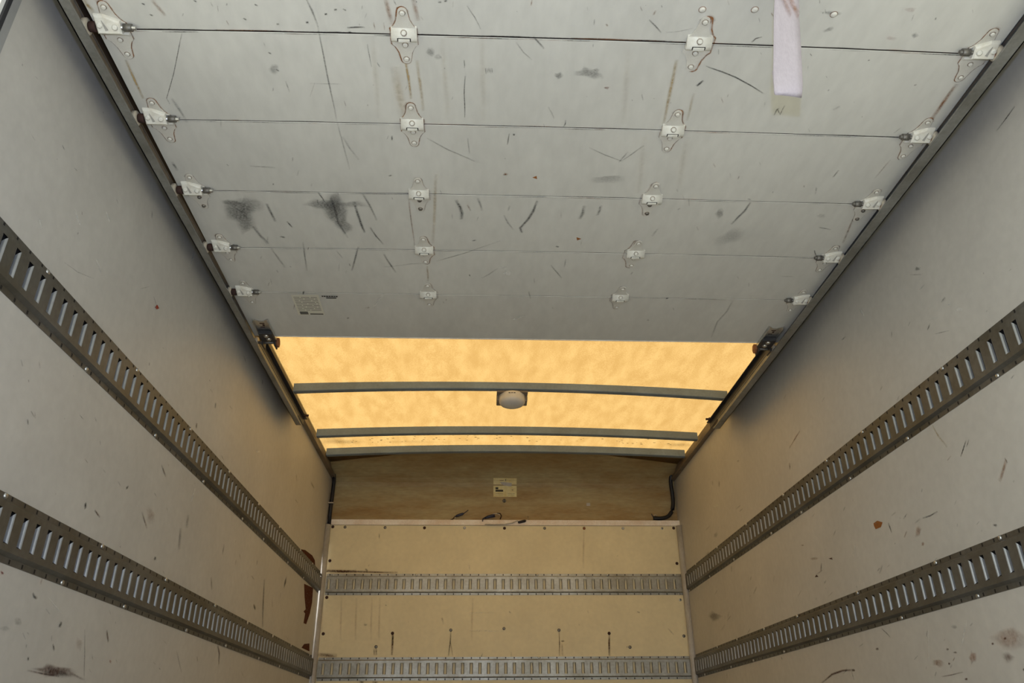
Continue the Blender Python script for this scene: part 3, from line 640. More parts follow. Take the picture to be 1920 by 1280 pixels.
('R','r',.45,0,[(2.3198,.8362),(2.2927,.834),(2.3009,.8281),(2.3163,.8253),(2.3333,.8266),(2.3452,.8317),(2.3475,.8385),(2.339,.8445),(2.3233,.8472),(2.3064,.8457),(2.2948,.8407)]),
('R','r',.45,0,[(2.1456,.8348),(2.1292,.8333),(2.1366,.8248),(2.1475,.82),(2.1577,.8209),(2.1634,.8271),(2.1623,.8362),(2.1547,.8448),(2.1438,.8495),(2.1336,.8486),(2.1281,.8423)]),
('R','g',.35,.0072,[(2.5054,1.1419),(2.5403,1.1233)]),
('R','b',.5,.0039,[(2.5469,1.133),(2.526,1.1375)]),
('R','b',.6,0,[(2.2207,.8536),(2.2106,.8527),(2.2133,.8513),(2.2187,.8509),(2.225,.8515),(2.2296,.8529),(2.2308,.8546),(2.2281,.8559),(2.2226,.8564),(2.2163,.8558),(2.2118,.8544)]),
('R','k',.5,.0057,[(2.4,1.1899),(2.3983,1.1862)]),
('R','b',.8,0,[(2.2528,.8649),(2.245,.8642),(2.2474,.8624),(2.2519,.8616),(2.2567,.862),(2.2601,.8636),(2.2606,.8657),(2.2582,.8675),(2.2537,.8683),(2.2489,.8678),(2.2455,.8663)]),
('R','b',.8,0,[(2.0469,.8574),(2.0405,.8567),(2.0426,.8551),(2.0463,.8543),(2.0504,.8547),(2.0531,.8561),(2.0535,.8581),(2.0514,.8597),(2.0476,.8605),(2.0435,.86),(2.0408,.8586)]),
('R','b',.8,0,[(2.2623,.8287),(2.2545,.8281),(2.2569,.8263),(2.2614,.8254),(2.2662,.8258),(2.2696,.8273),(2.2701,.8293),(2.2677,.8312),(2.2632,.832),(2.2583,.8316),(2.255,.8301)]),
('R','b',.8,0,[(1.9904,.8638),(1.9842,.8632),(1.9863,.8616),(1.9899,.8608),(1.9937,.8613),(1.9963,.8627),(1.9966,.8645),(1.9946,.8661),(1.9909,.8669),(1.9871,.8664),(1.9846,.865)]),
('R','b',.8,0,[(2.1997,.7854),(2.1923,.7849),(2.1946,.7831),(2.1989,.7822),(2.2034,.7825),(2.2065,.7839),(2.207,.7858),(2.2047,.7876),(2.2005,.7885),(2.1959,.7882),(2.1928,.7868)]),
('R','b',.8,0,[(2.8559,.8569),(2.8437,.856),(2.8471,.8537),(2.854,.8527),(2.8616,.8533),(2.867,.8552),(2.8682,.8578),(2.8647,.8601),(2.8578,.8611),(2.8502,.8605),(2.8448,.8586)]),
('R','b',.8,0,[(1.953,.7904),(1.9472,.7899),(1.9491,.7883),(1.9525,.7875),(1.9562,.7878),(1.9586,.789),(1.9589,.7908),(1.957,.7924),(1.9535,.7932),(1.9499,.7929),(1.9475,.7917)]),
('R','b',.8,0,[(2.6563,.9061),(2.6455,.9051),(2.6486,.903),(2.6547,.9021),(2.6614,.9028),(2.6661,.9047),(2.6671,.9072),(2.6639,.9093),(2.6578,.9101),(2.6511,.9095),(2.6465,.9075)]),
('R','r',.7,.006,[(2.9271,1.7604),(2.9784,1.7517),(3.0599,1.7341)]),
('R','b',.6,.0112,[(3.0812,1.6758),(3.0926,1.6517)]),
('R','b',.75,.0074,[(2.9525,1.2377),(2.9739,1.2142)]),
('R','b',.6,-1,[(2.8902,1.2428),(2.8576,1.24),(2.8566,1.2321)]),
('R','r',.4,0,[(3.011,1.2676),(2.9728,1.2598),(2.9816,1.258),(3.0016,1.2599),(3.0256,1.2648),(3.0442,1.2708),(3.0502,1.2757),(3.0411,1.2774),(3.0205,1.2754),(2.9966,1.2704),(2.9785,1.2645)]),
('R','r',.5,0,[(3.0985,1.3382),(3.0831,1.3348),(3.0871,1.3332),(3.0955,1.3335),(3.105,1.3356),(3.1122,1.3387),(3.1141,1.3417),(3.11,1.3433),(3.1016,1.3429),(3.092,1.3408),(3.085,1.3377)]),
('R','b',.7,-1,[(3.037,1.202),(3.0181,1.2085),(3.0024,1.1976)]),
('R','b',.85,.0057,[(2.8477,.8563),(2.9454,.8619),(3.0409,.8563),(3.145,.834)]),
('R','g',.4,.0063,[(2.874,.8548),(2.8709,.8257)]),
('R','g',.4,0,[(4.4247,1.2472),(4.3079,1.2313),(4.336,1.2208),(4.3981,1.22),(4.4724,1.2297),(4.5303,1.2465),(4.5479,1.2639),(4.5173,1.2748),(4.4516,1.2749),(4.3777,1.2644),(4.3235,1.2479)]),
('R','w',.35,0,[(4.155,1.7871),(4.1088,1.7789),(4.1147,1.7747),(4.136,1.7753),(4.1648,1.7803),(4.1902,1.7881),(4.2022,1.7956),(4.1961,1.7998),(4.1742,1.7991),(4.1452,1.7939),(4.1203,1.7862)]),
('R','g',.35,0,[(4.2217,1.6423),(4.1838,1.6334),(4.1946,1.6274),(4.2156,1.6271),(4.2393,1.6325),(4.2563,1.6418),(4.2602,1.6513),(4.2492,1.6574),(4.2277,1.6576),(4.2042,1.652),(4.1875,1.6428)]),
('R','g',.5,0,[(1.9164,1.8956),(1.8997,1.885),(1.9045,1.8836),(1.9139,1.8868),(1.9243,1.8934),(1.9318,1.9009),(1.9334,1.9064),(1.9285,1.9077),(1.9189,1.9044),(1.9086,1.8978),(1.9012,1.8903)]),
('R','b',.45,.0026,[(1.9584,1.9013),(1.9073,1.8693)]),
('R','k',.75,.0034,[(1.3824,2.0264),(1.4161,2.0235),(1.4623,2.0203)]),
('R','b',.4,0,[(3.6996,1.8914),(3.6843,1.8863),(3.6885,1.8844),(3.697,1.8852),(3.7065,1.8884),(3.7134,1.8927),(3.715,1.8966),(3.7107,1.8984),(3.7022,1.8976),(3.6927,1.8944),(3.6859,1.8901)]),
('R','r',.3,.0052,[(2.9016,1.5426),(3.0054,1.5346)]),
('R','w',.35,.0069,[(2.6574,1.2441),(2.6927,1.206)]),
('R','w',.4,.004,[(2.1329,.9223),(2.1826,.8675)]),
('R','w',.25,.0054,[(2.3187,.9464),(2.3631,.8427)]),
('F','b',.8,.0096,[(-1.1287,1.5864),(-.9787,1.5865),(-.8476,1.5834),(-.6638,1.5803)]),
('F','b',.7,.0161,[(-1.1356,1.5896),(-1.0113,1.5865),(-.9201,1.5897)]),
('F','k',.8,.0095,[(-.8685,1.5994),(-.8484,1.593)]),
('F','b',.85,.011,[(-.6744,1.2227),(-.6712,1.1718),(-.6701,1.1039)]),
('F','k',.7,.0079,[(-.674,1.2167),(-.6714,1.1748)]),
('F','k',.75,.007,[(-.3281,1.2369),(-.3294,1.1678),(-.3369,1.0998)]),
('F','b',.5,.0047,[(-.3263,1.1708),(-.3116,1.0997)]),
('F','b',.6,.0078,[(-.7668,1.1425),(-.761,1.1042)]),
('F','b',.5,.0078,[(-.7792,1.1396),(-.7735,1.1043)]),
('F','b',.7,.0058,[(.3241,1.2323),(.3251,1.1689),(.3225,1.0974)]),
('F','r',.35,.0096,[(.3379,1.1688),(.3416,1.0973)]),
('F','b',.9,.0097,[(.6274,1.2133),(.6245,1.168),(.623,1.0963)]),
('F','r',.3,.0159,[(-1.1121,1.4252),(-1.1064,1.3388),(-1.0983,1.2297)]),
('F','r',.35,.0263,[(-1.1388,1.8462),(-1.1293,1.7527),(-1.12,1.6607)]),
('F','b',.7,.0175,[(-1.1103,1.1055),(-1.0543,1.1053),(-.9917,1.1021)]),
('F','b',.7,.0171,[(-.849,.9573),(-.8244,.9572)]),
('F','b',.6,.0114,[(-.7751,.957),(-.7442,.9568)]),
('F','w',.3,.0061,[(-.2163,1.2396),(-.0077,1.2361)]),
('F','w',.25,.0062,[(-.218,1.3405),(-.0723,1.3434)]),
('F','k',.6,.0079,[(.8071,1.3452),(.8266,1.342)]),
('F','k',.6,.0063,[(.0218,1.3494),(.0348,1.3401)]),
('F','g',.4,.0066,[(.9889,1.249),(1.0244,1.2122)]),
('F','b',.6,0,[(.3447,1.1778),(.3575,1.1778),(.3549,1.1742),(.3484,1.1721),(.3405,1.1721),(.3341,1.1743),(.3318,1.1778),(.3344,1.1814),(.3409,1.1835),(.3489,1.1835),(.3552,1.1813)]),
('F','r',.22,.0095,[(-.9971,1.4313),(-.9889,1.308),(-.9778,1.1876)]),
('F','r',.22,.0095,[(-.9069,1.4313),(-.8998,1.3079),(-.8898,1.1874)]),
('F','r',.22,.0096,[(-.8134,1.4312),(-.8074,1.3077),(-.7984,1.1871)]),
('F','r',.22,.0096,[(-.765,1.4312),(-.7595,1.3076),(-.7511,1.187)]),
('F','r',.22,.0097,[(-.2,1.4308),(-.2013,1.3066),(-.1994,1.1854)]),
('F','r',.25,.0102,[(.5032,1.8408),(.4973,1.7227),(.4916,1.607)]),
('F','b',.5,.0061,[(-.7297,1.3876),(-.7199,1.3844)]),
('F','r',.5,.0094,[(-.385,1.3131),(-.3746,1.2916)]),
('F','g',.35,0,[(-.8399,1.2743),(-.824,1.2743),(-.8267,1.2699),(-.8344,1.2671),(-.8442,1.2671),(-.8524,1.2699),(-.8558,1.2744),(-.8531,1.2788),(-.8453,1.2816),(-.8355,1.2815),(-.8274,1.2788)]),
('L','g',.3676,.0027,[(1.6959,1.4152),(1.7023,1.4154)]),
('L','g',.2777,.0021,[(2.1094,.8133),(2.1279,.8064)]),
('L','g',.4901,.0028,[(1.5904,1.2803),(1.599,1.2695)]),
('L','r',.5363,.0039,[(1.9972,1.0804),(2.0209,1.0717)]),
('L','g',.2622,.0036,[(1.9428,1.2665),(1.9615,1.265)]),
('L','k',.2025,.0095,[(3.4186,1.5022),(3.4338,1.4934)]),
('L','g',.4096,.0043,[(2.7921,1.7911),(2.8263,1.7935)]),
('L','g',.3619,.0089,[(2.8556,2.0354),(2.9032,2.0273)]),
('L','r',.2685,.0052,[(2.5679,1.7617),(2.5956,1.7627)]),
('L','r',.4061,.0025,[(1.8429,1.261),(1.8629,1.2577)]),
('L','k',.4678,.0048,[(3.4157,1.2766),(3.4711,1.2703)]),
('L','g',.325,.0035,[(1.7551,1.1514),(1.7564,1.1481)]),
('L','k',.3011,.0079,[(2.6004,1.5496),(2.6211,1.5308)]),
('L','g',.3027,.0063,[(3.8779,1.4993),(3.9031,1.4949)]),
('L','k',.4006,.0031,[(2.2546,.8472),(2.2676,.8407)]),
('L','b',.234,.0048,[(3.4614,.9076),(3.525,.8874)]),
('L','g',.4084,.0032,[(1.4915,1.3574),(1.5051,1.3479)]),
('L','g',.2428,.0066,[(2.3658,1.4739),(2.3769,1.4632)]),
('L','g',.3536,.0068,[(4.029,1.7763),(4.097,1.7777)]),
('L','g',.3745,.0036,[(2.5811,1.4257),(2.5896,1.4248)]),
('L','k',.2496,.0043,[(1.7095,1.3145),(1.7109,1.3116)]),
('L','r',.4289,.0162,[(3.9816,1.8946),(4.0188,1.8734)]),
('L','b',.5149,.0029,[(1.5757,1.277),(1.5946,1.2711)]),
('L','g',.3848,.0077,[(3.2036,1.3222),(3.229,1.3072)]),
('L','g',.5005,.0079,[(4.0312,1.0091),(4.0535,.9988)]),
('L','k',.4335,.0033,[(2.1319,1.1161),(2.139,1.1149)]),
('L','g',.2765,.0052,[(2.5497,1.0787),(2.5512,1.0757)]),
('L','g',.5073,.012,[(3.1535,2.0642),(3.1651,2.0473)]),
('L','b',.4708,.0042,[(2.5921,1.5426),(2.6125,1.5359)]),
('L','g',.3963,.0021,[(1.6424,1.0251),(1.6462,1.0205)]),
('L','g',.3039,.0027,[(1.7858,.8603),(1.7975,.8572)]),
('L','k',.336,.0056,[(2.0536,1.4761),(2.0631,1.4623)]),
('L','k',.3794,.004,[(1.7953,.8373),(1.7998,.8301)]),
('L','g',.4229,.0019,[(1.772,.8572),(1.7895,.8465)]),
('L','g',.2617,.0044,[(2.3365,1.4101),(2.3452,1.4071)]),
('L','r',.259,.0024,[(2.5626,.9278),(2.5982,.9209)]),
('L','b',.2265,.0103,[(3.1249,1.3589),(3.1319,1.3501)]),
('L','r',.2006,.012,[(3.2985,.909),(3.3011,.9042)]),
('L','b',.307,.0147,[(3.8149,1.2387),(3.8446,1.2138)]),
('L','b',.3268,.0024,[(2.0048,1.5195),(2.0311,1.5195)]),
('L','g',.2999,.0028,[(1.8383,.9146),(1.8634,.9068)]),
('L','g',.3409,.0044,[(2.915,.9883),(2.9743,.9775)]),
('L','g',.4113,.0033,[(1.8918,1.3252),(1.9003,1.3166)]),
('L','g',.2555,.0037,[(2.152,.9567),(2.1685,.9481)]),
('L','g',.2602,.0145,[(3.9611,1.2955),(3.9726,1.278)]),
('L','r',.3421,.0137,[(3.1653,1.2913),(3.1752,1.2743)]),
('L','k',.388,.0043,[(1.8398,1.3669),(1.8538,1.3617)]),
('L','k',.2993,.0023,[(2.5116,.8624),(2.5372,.8581)]),
('L','b',.4891,.0028,[(2.4548,1.1142),(2.4734,1.1083)]),
('L','r',.522,.0028,[(2.2788,1.3037),(2.3039,1.2986)]),
('L','g',.5124,.0023,[(1.7677,1.3453),(1.7908,1.3432)]),
('L','g',.3393,.0041,[(2.1083,.845),(2.121,.8356)]),
('L','g',.2551,.0031,[(2.123,1.7034),(2.1331,1.7048)]),
('L','r',.3012,.004,[(1.5544,1.3831),(1.5659,1.3727)]),
('L','r',.4518,.0077,[(2.8934,.9121),(2.911,.8992)]),
('L','g',.2753,.0045,[(2.3882,1.2896),(2.401,1.2845)]),
('L','b',.337,.0034,[(1.8915,.8653),(1.8983,.8546)]),
('L','g',.2975,.004,[(2.0349,1.2643),(2.0576,1.259)]),
('L','b',.4882,.003,[(1.5369,1.3324),(1.5422,1.3292)]),
('L','g',.5488,.0133,[(2.6417,1.7419),(2.6505,1.7238)]),
('L','b',.4055,.0052,[(2.2021,.9351),(2.2071,.9315)]),
('L','g',.41,.0032,[(1.998,1.0645),(2.0013,1.0621)]),
('L','k',.4745,.0159,[(3.4667,1.3503),(3.48,1.3355)]),
('L','k',.5091,.0035,[(1.5744,1.2577),(1.5832,1.2495)]),
('L','k',.5249,.003,[(2.5685,.8507),(2.584,.8479)]),
('L','g',.2703,.0142,[(3.364,1.2632),(3.3698,1.2582)]),
('L','b',.4936,.0041,[(2.5401,1.7854),(2.5511,1.7857)]),
('L','g',.2037,.0052,[(4.1724,1.1224),(4.2614,1.112)]),
('L','k',.5003,.0046,[(2.798,1.5958),(2.8328,1.5901)]),
('L','b',.502,.0069,[(2.0604,1.6236),(2.0683,1.618)]),
('L','g',.2751,.0072,[(1.7867,2.2924),(1.8021,2.2924)]),
('L','r',.5247,.0036,[(1.5452,1.7747),(1.5514,1.7687)]),
('L','g',.2922,.0031,[(1.3266,2.0708),(1.3296,2.0648)]),
('L','g',.4171,.006,[(1.7493,2.5361),(1.7564,2.5204)]),
('L','g',.4259,.0031,[(1.402,1.8126),(1.4042,1.8115)]),
('L','g',.2399,.0032,[(1.2988,1.7901),(1.3164,1.7895)]),
('L','g',.4316,.0077,[(1.8656,2.0143),(1.876,1.9957)]),
('L','r',.2722,.0044,[(1.9547,2.1595),(1.9606,2.16)]),
('L','k',.5452,.0073,[(2.2419,2.5593),(2.2482,2.555)]),
('L','g',.4356,.0037,[(1.2063,1.8964),(1.2088,1.8913)]),
('L','g',.3373,.0041,[(1.6729,1.9087),(1.6873,1.9051)]),
('L','g',.4655,.0028,[(1.51,2.0534),(1.5146,2.0546)]),
('L','g',.5287,.0036,[(1.4028,1.8522),(1.4166,1.8505)]),
('L','k',.2648,.0019,[(1.2513,1.9076),(1.2636,1.912)]),
('L','k',.5285,.0025,[(1.47,1.8423),(1.4845,1.8461)]),
('L','g',.5483,.0034,[(1.7912,2.3313),(1.812,2.3341)]),
('R','r',.4743,.0028,[(2.2566,1.0846),(2.2753,1.0732)]),
('R','g',.3686,.0043,[(3.1866,1.1779),(3.2345,1.1611)]),
('R','b',.2069,.0034,[(2.4375,1.0288),(2.4557,1.017)]),
('R','g',.264,.0036,[(2.499,1.0256),(2.51,1.0193)]),
('R','k',.5249,.0037,[(2.2909,1.2542),(2.3193,1.2459)]),
('R','b',.2112,.006,[(3.0527,1.1275),(3.0656,1.1231)]),
('R','g',.5091,.0024,[(2.7452,.9307),(2.7788,.9256)]),
('R','g',.3885,.0031,[(2.2726,1.0048),(2.2887,1.0019)]),
('R','g',.3903,.0147,[(4.3195,1.0871),(4.3282,1.0745)]),
('R','g',.4661,.0019,[(1.9623,1.1477),(1.9783,1.1432)]),
('R','g',.2009,.0061,[(3.8928,.9719),(3.9468,.9635)]),
('R','g',.4803,.0118,[(4.0175,1.4381),(4.0337,1.4106)]),
('R','g',.2707,.004,[(2.2262,1.222),(2.2605,1.2181)]),
('R','k',.3819,.0172,[(4.1529,1.9271),(4.1682,1.9064)]),
('R','g',.3787,.0034,[(2.9314,1.4233),(2.9633,1.4178)]),
('R','g',.5377,.0054,[(2.6743,1.3792),(2.6961,1.3713)]),
('R','b',.4244,.0038,[(3.7955,1.2546),(3.8147,1.2537)]),
('R','g',.471,.002,[(2.1735,1.0163),(2.1958,1.0126)]),
('R','b',.3584,.004,[(2.9589,1.2131),(3.0201,1.2098)]),
('R','g',.2915,.0082,[(4.3159,1.3661),(4.3729,1.3541)]),
('R','g',.3064,.0033,[(2.3811,.8311),(2.3897,.8239)]),
('R','k',.2942,.0069,[(3.4523,1.2843),(3.4771,1.261)]),
('R','r',.492,.0126,[(3.5138,.9567),(3.5202,.9486)]),
('R','g',.5067,.0178,[(4.0327,1.8881),(4.0611,1.8668)]),
('R','g',.2846,.0036,[(2.9901,1.0836),(3.0176,1.0772)]),
('R','g',.2646,.0064,[(4.0819,1.1052),(4.1112,1.0925)]),
('R','g',.5412,.0046,[(2.178,1.2983),(2.1875,1.2918)]),
('R','g',.4005,.0058,[(4.375,1.5841),(4.4461,1.5852)]),
('R','g',.3571,.0022,[(2.1917,1.1023),(2.2106,1.0971)]),
('R','g',.4582,.005,[(3.7556,1.6809),(3.8308,1.6822)]),
('R','g',.5139,.0026,[(2.4148,.8632),(2.443,.8546)]),
('R','g',.4488,.0054,[(2.9402,1.1719),(2.9667,1.166)]),
('R','g',.2996,.0071,[(2.5172,1.0283),(2.5223,1.0193)]),
('R','g',.415,.0046,[(2.4303,.9857),(2.446,.9708)]),
('R','b',.4956,.0016,[(1.9424,1.0278),(1.9491,1.0262)]),
('R','g',.5088,.0037,[(2.3332,.9226),(2.3465,.9084)]),
('R','b',.5205,.0074,[(3.6937,1.2774),(3.7523,1.2579)]),
('R','g',.4596,.0082,[(3.7456,1.3326),(3.7735,1.3243)]),
('R','r',.479,.0032,[(2.2289,.8409),(2.243,.834)]),
('R','g',.3608,.0021,[(2.0139,.9938),(2.0312,.9853)]),
('R','k',.2542,.0069,[(4.3063,1.7127),(4.4056,1.713)]),
('R','g',.2125,.0042,[(3.0822,1.5551),(3.0964,1.5536)]),
('R','b',.4149,.0054,[(2.7085,1.1134),(2.7118,1.1067)]),
('R','g',.3754,.0035,[(2.0567,1.1658),(2.0639,1.1592)]),
('R','k',.431,.0051,[(3.8672,1.1135),(3.9225,1.0996)]),
('R','r',.2198,.0162,[(4.3227,.9516),(4.3428,.9241)]),
('R','k',.2245,.0084,[(4.2556,1.1808),(4.3351,1.1644)]),
('R','g',.4463,.0032,[(2.1055,.9142),(2.1207,.9096)]),
('R','g',.4207,.0053,[(3.7311,1.6571),(3.7883,1.6589)]),
('R','g',.2865,.0037,[(2.9048,.8707),(2.9233,.8559)]),
('R','r',.3002,.003,[(2.8977,1.1261),(2.9478,1.1171)]),
('R','g',.4422,.0033,[(2.2493,.8248),(2.2619,.818)]),
('R','g',.3893,.0033,[(2.3328,1.2534),(2.3373,1.2501)]),
('R','b',.2025,.0072,[(2.6063,1.3897),(2.6142,1.3823)]),
('R','g',.2944,.0127,[(3.7357,1.5502),(3.7503,1.5202)]),
('R','g',.4104,.0037,[(2.3513,1.2746),(2.3827,1.2724)]),
('R','g',.2577,.0023,[(2.0469,1.0223),(2.0616,1.0105)]),
('R','g',.5298,.0067,[(3.5347,1.0938),(3.561,1.0864)]),
('R','r',.3572,.0036,[(2.4609,1.1348),(2.4789,1.1324)]),
('R','g',.2954,.0024,[(2.2531,.8913),(2.2616,.8881)]),
('R','b',.3763,.0024,[(2.9182,.8573),(2.9497,.8517)]),
('R','b',.3058,.007,[(2.9538,1.1483),(2.9591,1.1455)]),
('R','g',.3119,.003,[(2.3012,1.0736),(2.3177,1.0631)]),
('R','k',.3357,.0063,[(2.7576,1.0332),(2.7671,1.0242)]),
('R','b',.2669,.0045,[(2.2268,1.0106),(2.2356,.9948)]),
('R','g',.2444,.0044,[(3.3873,1.0383),(3.3993,1.0356)]),
('R','k',.3393,.0033,[(2.8969,1.2798),(2.9055,1.2782)]),
('R','g',.4514,.0048,[(2.7792,1.3235),(2.813,1.3084)]),
('R','g',.2518,.0039,[(2.0332,1.2232),(2.0494,1.2154)]),
('R','b',.2136,.012,[(4.1648,1.229),(4.2012,1.2082)]),
('R','g',.2946,.0032,[(1.7867,1.2033),(1.7937,1.2018)]),
('R','k',.3945,.0066,[(4.0375,.9812),(4.1264,.9667)]),
('R','r',.5126,.005,[(2.3143,1.2062),(2.3386,1.1931)]),
('R','k',.3355,.0027,[(1.9618,1.125),(1.9665,1.123)]),
('R','b',.2362,.0053,[(3.1252,1.5298),(3.1558,1.5234)]),
('R','g',.4724,.0041,[(2.336,.8126),(2.3508,.8032)]),
('R','b',.2609,.0054,[(3.7654,1.018),(3.8412,1.0074)]),
('R','b',.4272,.0054,[(4.1323,1.21),(4.2134,1.1961)]),
('R','g',.2914,.0025,[(2.3716,.9666),(2.3874,.9588)]),
('R','b',.4966,.0041,[(2.13,1.0528),(2.1372,1.0455)]),
('R','g',.4976,.0033,[(2.1053,1.5372),(2.1146,1.5324)]),
('R','g',.5123,.0044,[(1.8349,1.7485),(1.8575,1.747)]),
('R','g',.3676,.0038,[(2.6586,1.7947),(2.6886,1.7896)]),
('R','k',.3392,.002,[(1.5693,1.6738),(1.58,1.6747)]),
('R','g',.452,.0058,[(2.1276,1.7947),(2.1383,1.7794)]),
('R','r',.3541,.0052,[(2.9945,1.9512),(3.0256,1.9441)]),
('R','g',.4927,.005,[(1.9302,1.7172),(1.9528,1.708)]),
('R','g',.526,.0029,[(1.9409,1.5367),(1.9517,1.5373)]),
('R','g',.3084,.0039,[(1.9073,1.8346),(1.9359,1.835)]),
('R','g',.515,.005,[(2.4096,1.9237),(2.4446,1.9284)]),
('R','b',.549,.0033,[(1.662,1.7232),(1.6652,1.7186)]),
('R','b',.2245,.0022,[(1.7954,1.5531),(1.8161,1.5515)]),
('R','g',.2619,.0036,[(2.7308,2.3306),(2.753,2.3355)]),
('R','k',.3639,.0029,[(1.6928,1.6262),(1.6997,1.6264)]),
('R','r',.4291,.0045,[(1.6397,1.4879),(1.6413,1.4847)]),
('R','b',.3263,.0025,[(1.9857,1.5733),(2.0065,1.5687)]),
('R','b',.3546,.0043,[(2.1745,1.5941),(2.1942,1.5865)]),
('R','r',.3716,.0051,[(2.2549,1.6619),(2.274,1.6558)]),
('R','k',.5487,.003,[(2.0208,1.7729),(2.0379,1.767)]),
('R','b',.347,.0058,[(2.7732,2.1686),(2.8008,2.1732)]),
('D','r',.4051,.0026,[(-.4661,1.4722),(-.4685,1.4782)]),
('D','r',.2269,.0031,[(.49,1.9577),(.4998,1.9781)]),
('D','b',.5467,.0018,[(-.5238,1.4613),(-.5219,1.4802)]),
('D','g',.3045,.0035,[(-.8474,2.0503),(-.8564,2.0841)]),
('D','k',.4616,.0042,[(-.0075,2.3591),(.0015,2.4088)]),
('D','g',.3128,.0023,[(-.5947,1.8262),(-.5954,1.8354)]),
('D','g',.2083,.0035,[(-.5936,2.4842),(-.5964,2.4992)]),
('D','k',.3639,.002,[(.061,1.8979),(.0636,1.9283)]),
('D','g',.5461,.0018,[(.1926,1.435),(.1937,1.44)]),
('D','k',.2439,.0034,[(-.687,1.7279),(-.6977,1.7533)]),
('D','r',.4278,.0018,[(.4278,1.4075),(.4271,1.4181)]),
('D','g',.305,.0021,[(-.253,1.4402),(-.2575,1.4518)]),
('D','g',.2912,.0018,[(.5904,1.3093),(.5926,1.32)]),
('D','k',.3993,.0026,[(-.3562,1.3089),(-.3578,1.3291)]),
('D','r',.4239,.0041,[(-.2212,1.8704),(-.2116,1.9014)]),
('D','k',.3146,.002,[(-.9967,1.7636),(-.9999,1.7719)]),
('D','g',.4813,.0023,[(-.2986,1.8067),(-.2956,1.8219)]),
('D','g',.2472,.0025,[(.142,2.0465),(.1416,2.0736)]),
('D','g',.3772,.0023,[(.4836,1.2317),(.4915,1.2506)]),
('D','g',.2349,.0042,[(-.8948,2.2996),(-.9014,2.3405)]),
('D','g',.2099,.0026,[(.409,1.8046),(.4164,1.824)]),
('D','b',.4408,.0022,[(.0058,2.2747),(.0087,2.3082)]),
('D','k',.4626,.0023,[(-.6482,2.2014),(-.6566,2.2463)]),
('D','k',.2833,.0039,[(.7546,2.2739),(.7626,2.3026)]),
('D','b',.4327,.003,[(-.6926,1.6744),(-.6976,1.6912)]),
('D','g',.3131,.0037,[(.7845,1.7487),(.7886,1.7671)]),
('D','g',.3379,.0029,[(-.6881,1.4236),(-.6928,1.4349)]),
('D','k',.3534,.003,[(-.4286,1.3392),(-.4243,1.3529)]),
('D','r',.3991,.0035,[(.5485,1.7126),(.5482,1.7276)]),
('D','r',.4683,.0034,[(.7469,1.7445),(.7497,1.7549)]),
('D','g',.4055,.0036,[(-.8626,2.2443),(-.862,2.2623)]),
('D','b',.3045,.003,[(-.8452,1.5356),(-.8541,1.563)]),
('D','g',.2833,.0022,[(-.6792,1.2862),(-.6793,1.2994)]),
('D','k',.3019,.0022,[(.4645,1.2756),(.4691,1.282)]),
('D','b',.2768,.0021,[(.0768,1.4263),(.0787,1.4301)]),
('D','g',.4652,.002,[(.0723,1.2687),(.0729,1.2782)]),
('D','g',.512,.003,[(.5297,2.4571),(.5373,2.4763)]),
('D','g',.3783,.0029,[(.2132,1.4157),(.2199,1.4372)]),
('D','g',.2148,.0029,[(.5269,1.4268),(.5291,1.444)]),
('D','g',.4224,.0019,[(-.4251,1.5816),(-.4317,1.5977)]),
('D','g',.4361,.0023,[(-.3611,1.5453),(-.3659,1.5671)]),
('D','g',.3859,.0024,[(-.8927,2.1603),(-.9003,2.1778)]),
('D','g',.4982,.0027,[(-.6599,1.8597),(-.6614,1.8833)]),
('D','g',.3313,.0025,[(-.1875,1.9298),(-.1931,1.9499)]),
('D','g',.3741,.0031,[(-.9046,2.3225),(-.9164,2.3498)]),
('D','g',.2709,.0033,[(-.1161,1.6612),(-.1166,1.6676)]),
('D','b',.2441,.0035,[(-.6613,1.785),(-.6674,1.7995)]),
('D','r',.3034,.002,[(-.3634,1.4067),(-.3699,1.4227)]),
('D','g',.437,.0024,[(-.4407,1.8422),(-.4399,1.8532)]),
('D','k',.4856,.0018,[(.6451,1.3381),(.6491,1.344)]),
('D','g',.5133,.0043,[(-.798,2.3801),(-.8068,2.4035)]),
('D','r',.2739,.0042,[(.7017,2.2346),(.7122,2.2555)]),
('D','k',.4847,.0026,[(-.271,1.3499),(-.2722,1.354)]),
('D','k',.3488,.0025,[(-.882,1.905),(-.8872,1.9153)]),
('D','b',.2767,.002,[(.5181,1.7),(.526,1.7215)]),
('D','k',.5499,.0024,[(.6671,1.7748),(.6679,1.7843)]),
('D','g',.4728,.0038,[(-.8126,2.2184),(-.8126,2.2274)]),
('D','g',.3086,.0019,[(-.0215,1.5251),(-.0182,1.5412)]),
('D','g',.354,.0032,[(-.312,2.437),(-.3102,2.4525)]),
('D','r',.4987,.0035,[(-.8439,2.4568),(-.8607,2.5093)]),
('D','k',.2073,.0023,[(.7489,1.417),(.7499,1.4219)]),
('D','b',.3455,.0018,[(.6706,1.5167),(.6791,1.5287)]),
('D','g',.4219,.002,[(-.7309,2.1073),(-.7376,2.1248)]),
('D','b',.25,.0042,[(.0864,2.4649),(.0885,2.48)]),
('D','g',.4123,.003,[(.2461,1.4269),(.2462,1.4307)]),
('D','r',.2817,.0016,[(-.4452,1.407),(-.4467,1.4112)]),
('D','g',.4686,.0021,[(.365,1.2706),(.3688,1.2864)]),
('D','g',.2628,.0031,[(.3849,1.7767),(.3902,1.7901)]),
('D','k',.3038,.0027,[(.7978,2.1089),(.8016,2.1189)]),
('D','g',.2046,.0036,[(-.6299,2.2431),(-.6363,2.2587)]),
('D','k',.3187,.0026,[(.2909,1.438),(.2908,1.445)]),
('D','g',.2757,.0037,[(-.2673,1.9184),(-.2678,1.9441)]),
('D','b',.3982,.0024,[(.4311,1.8207),(.44,1.8557)]),
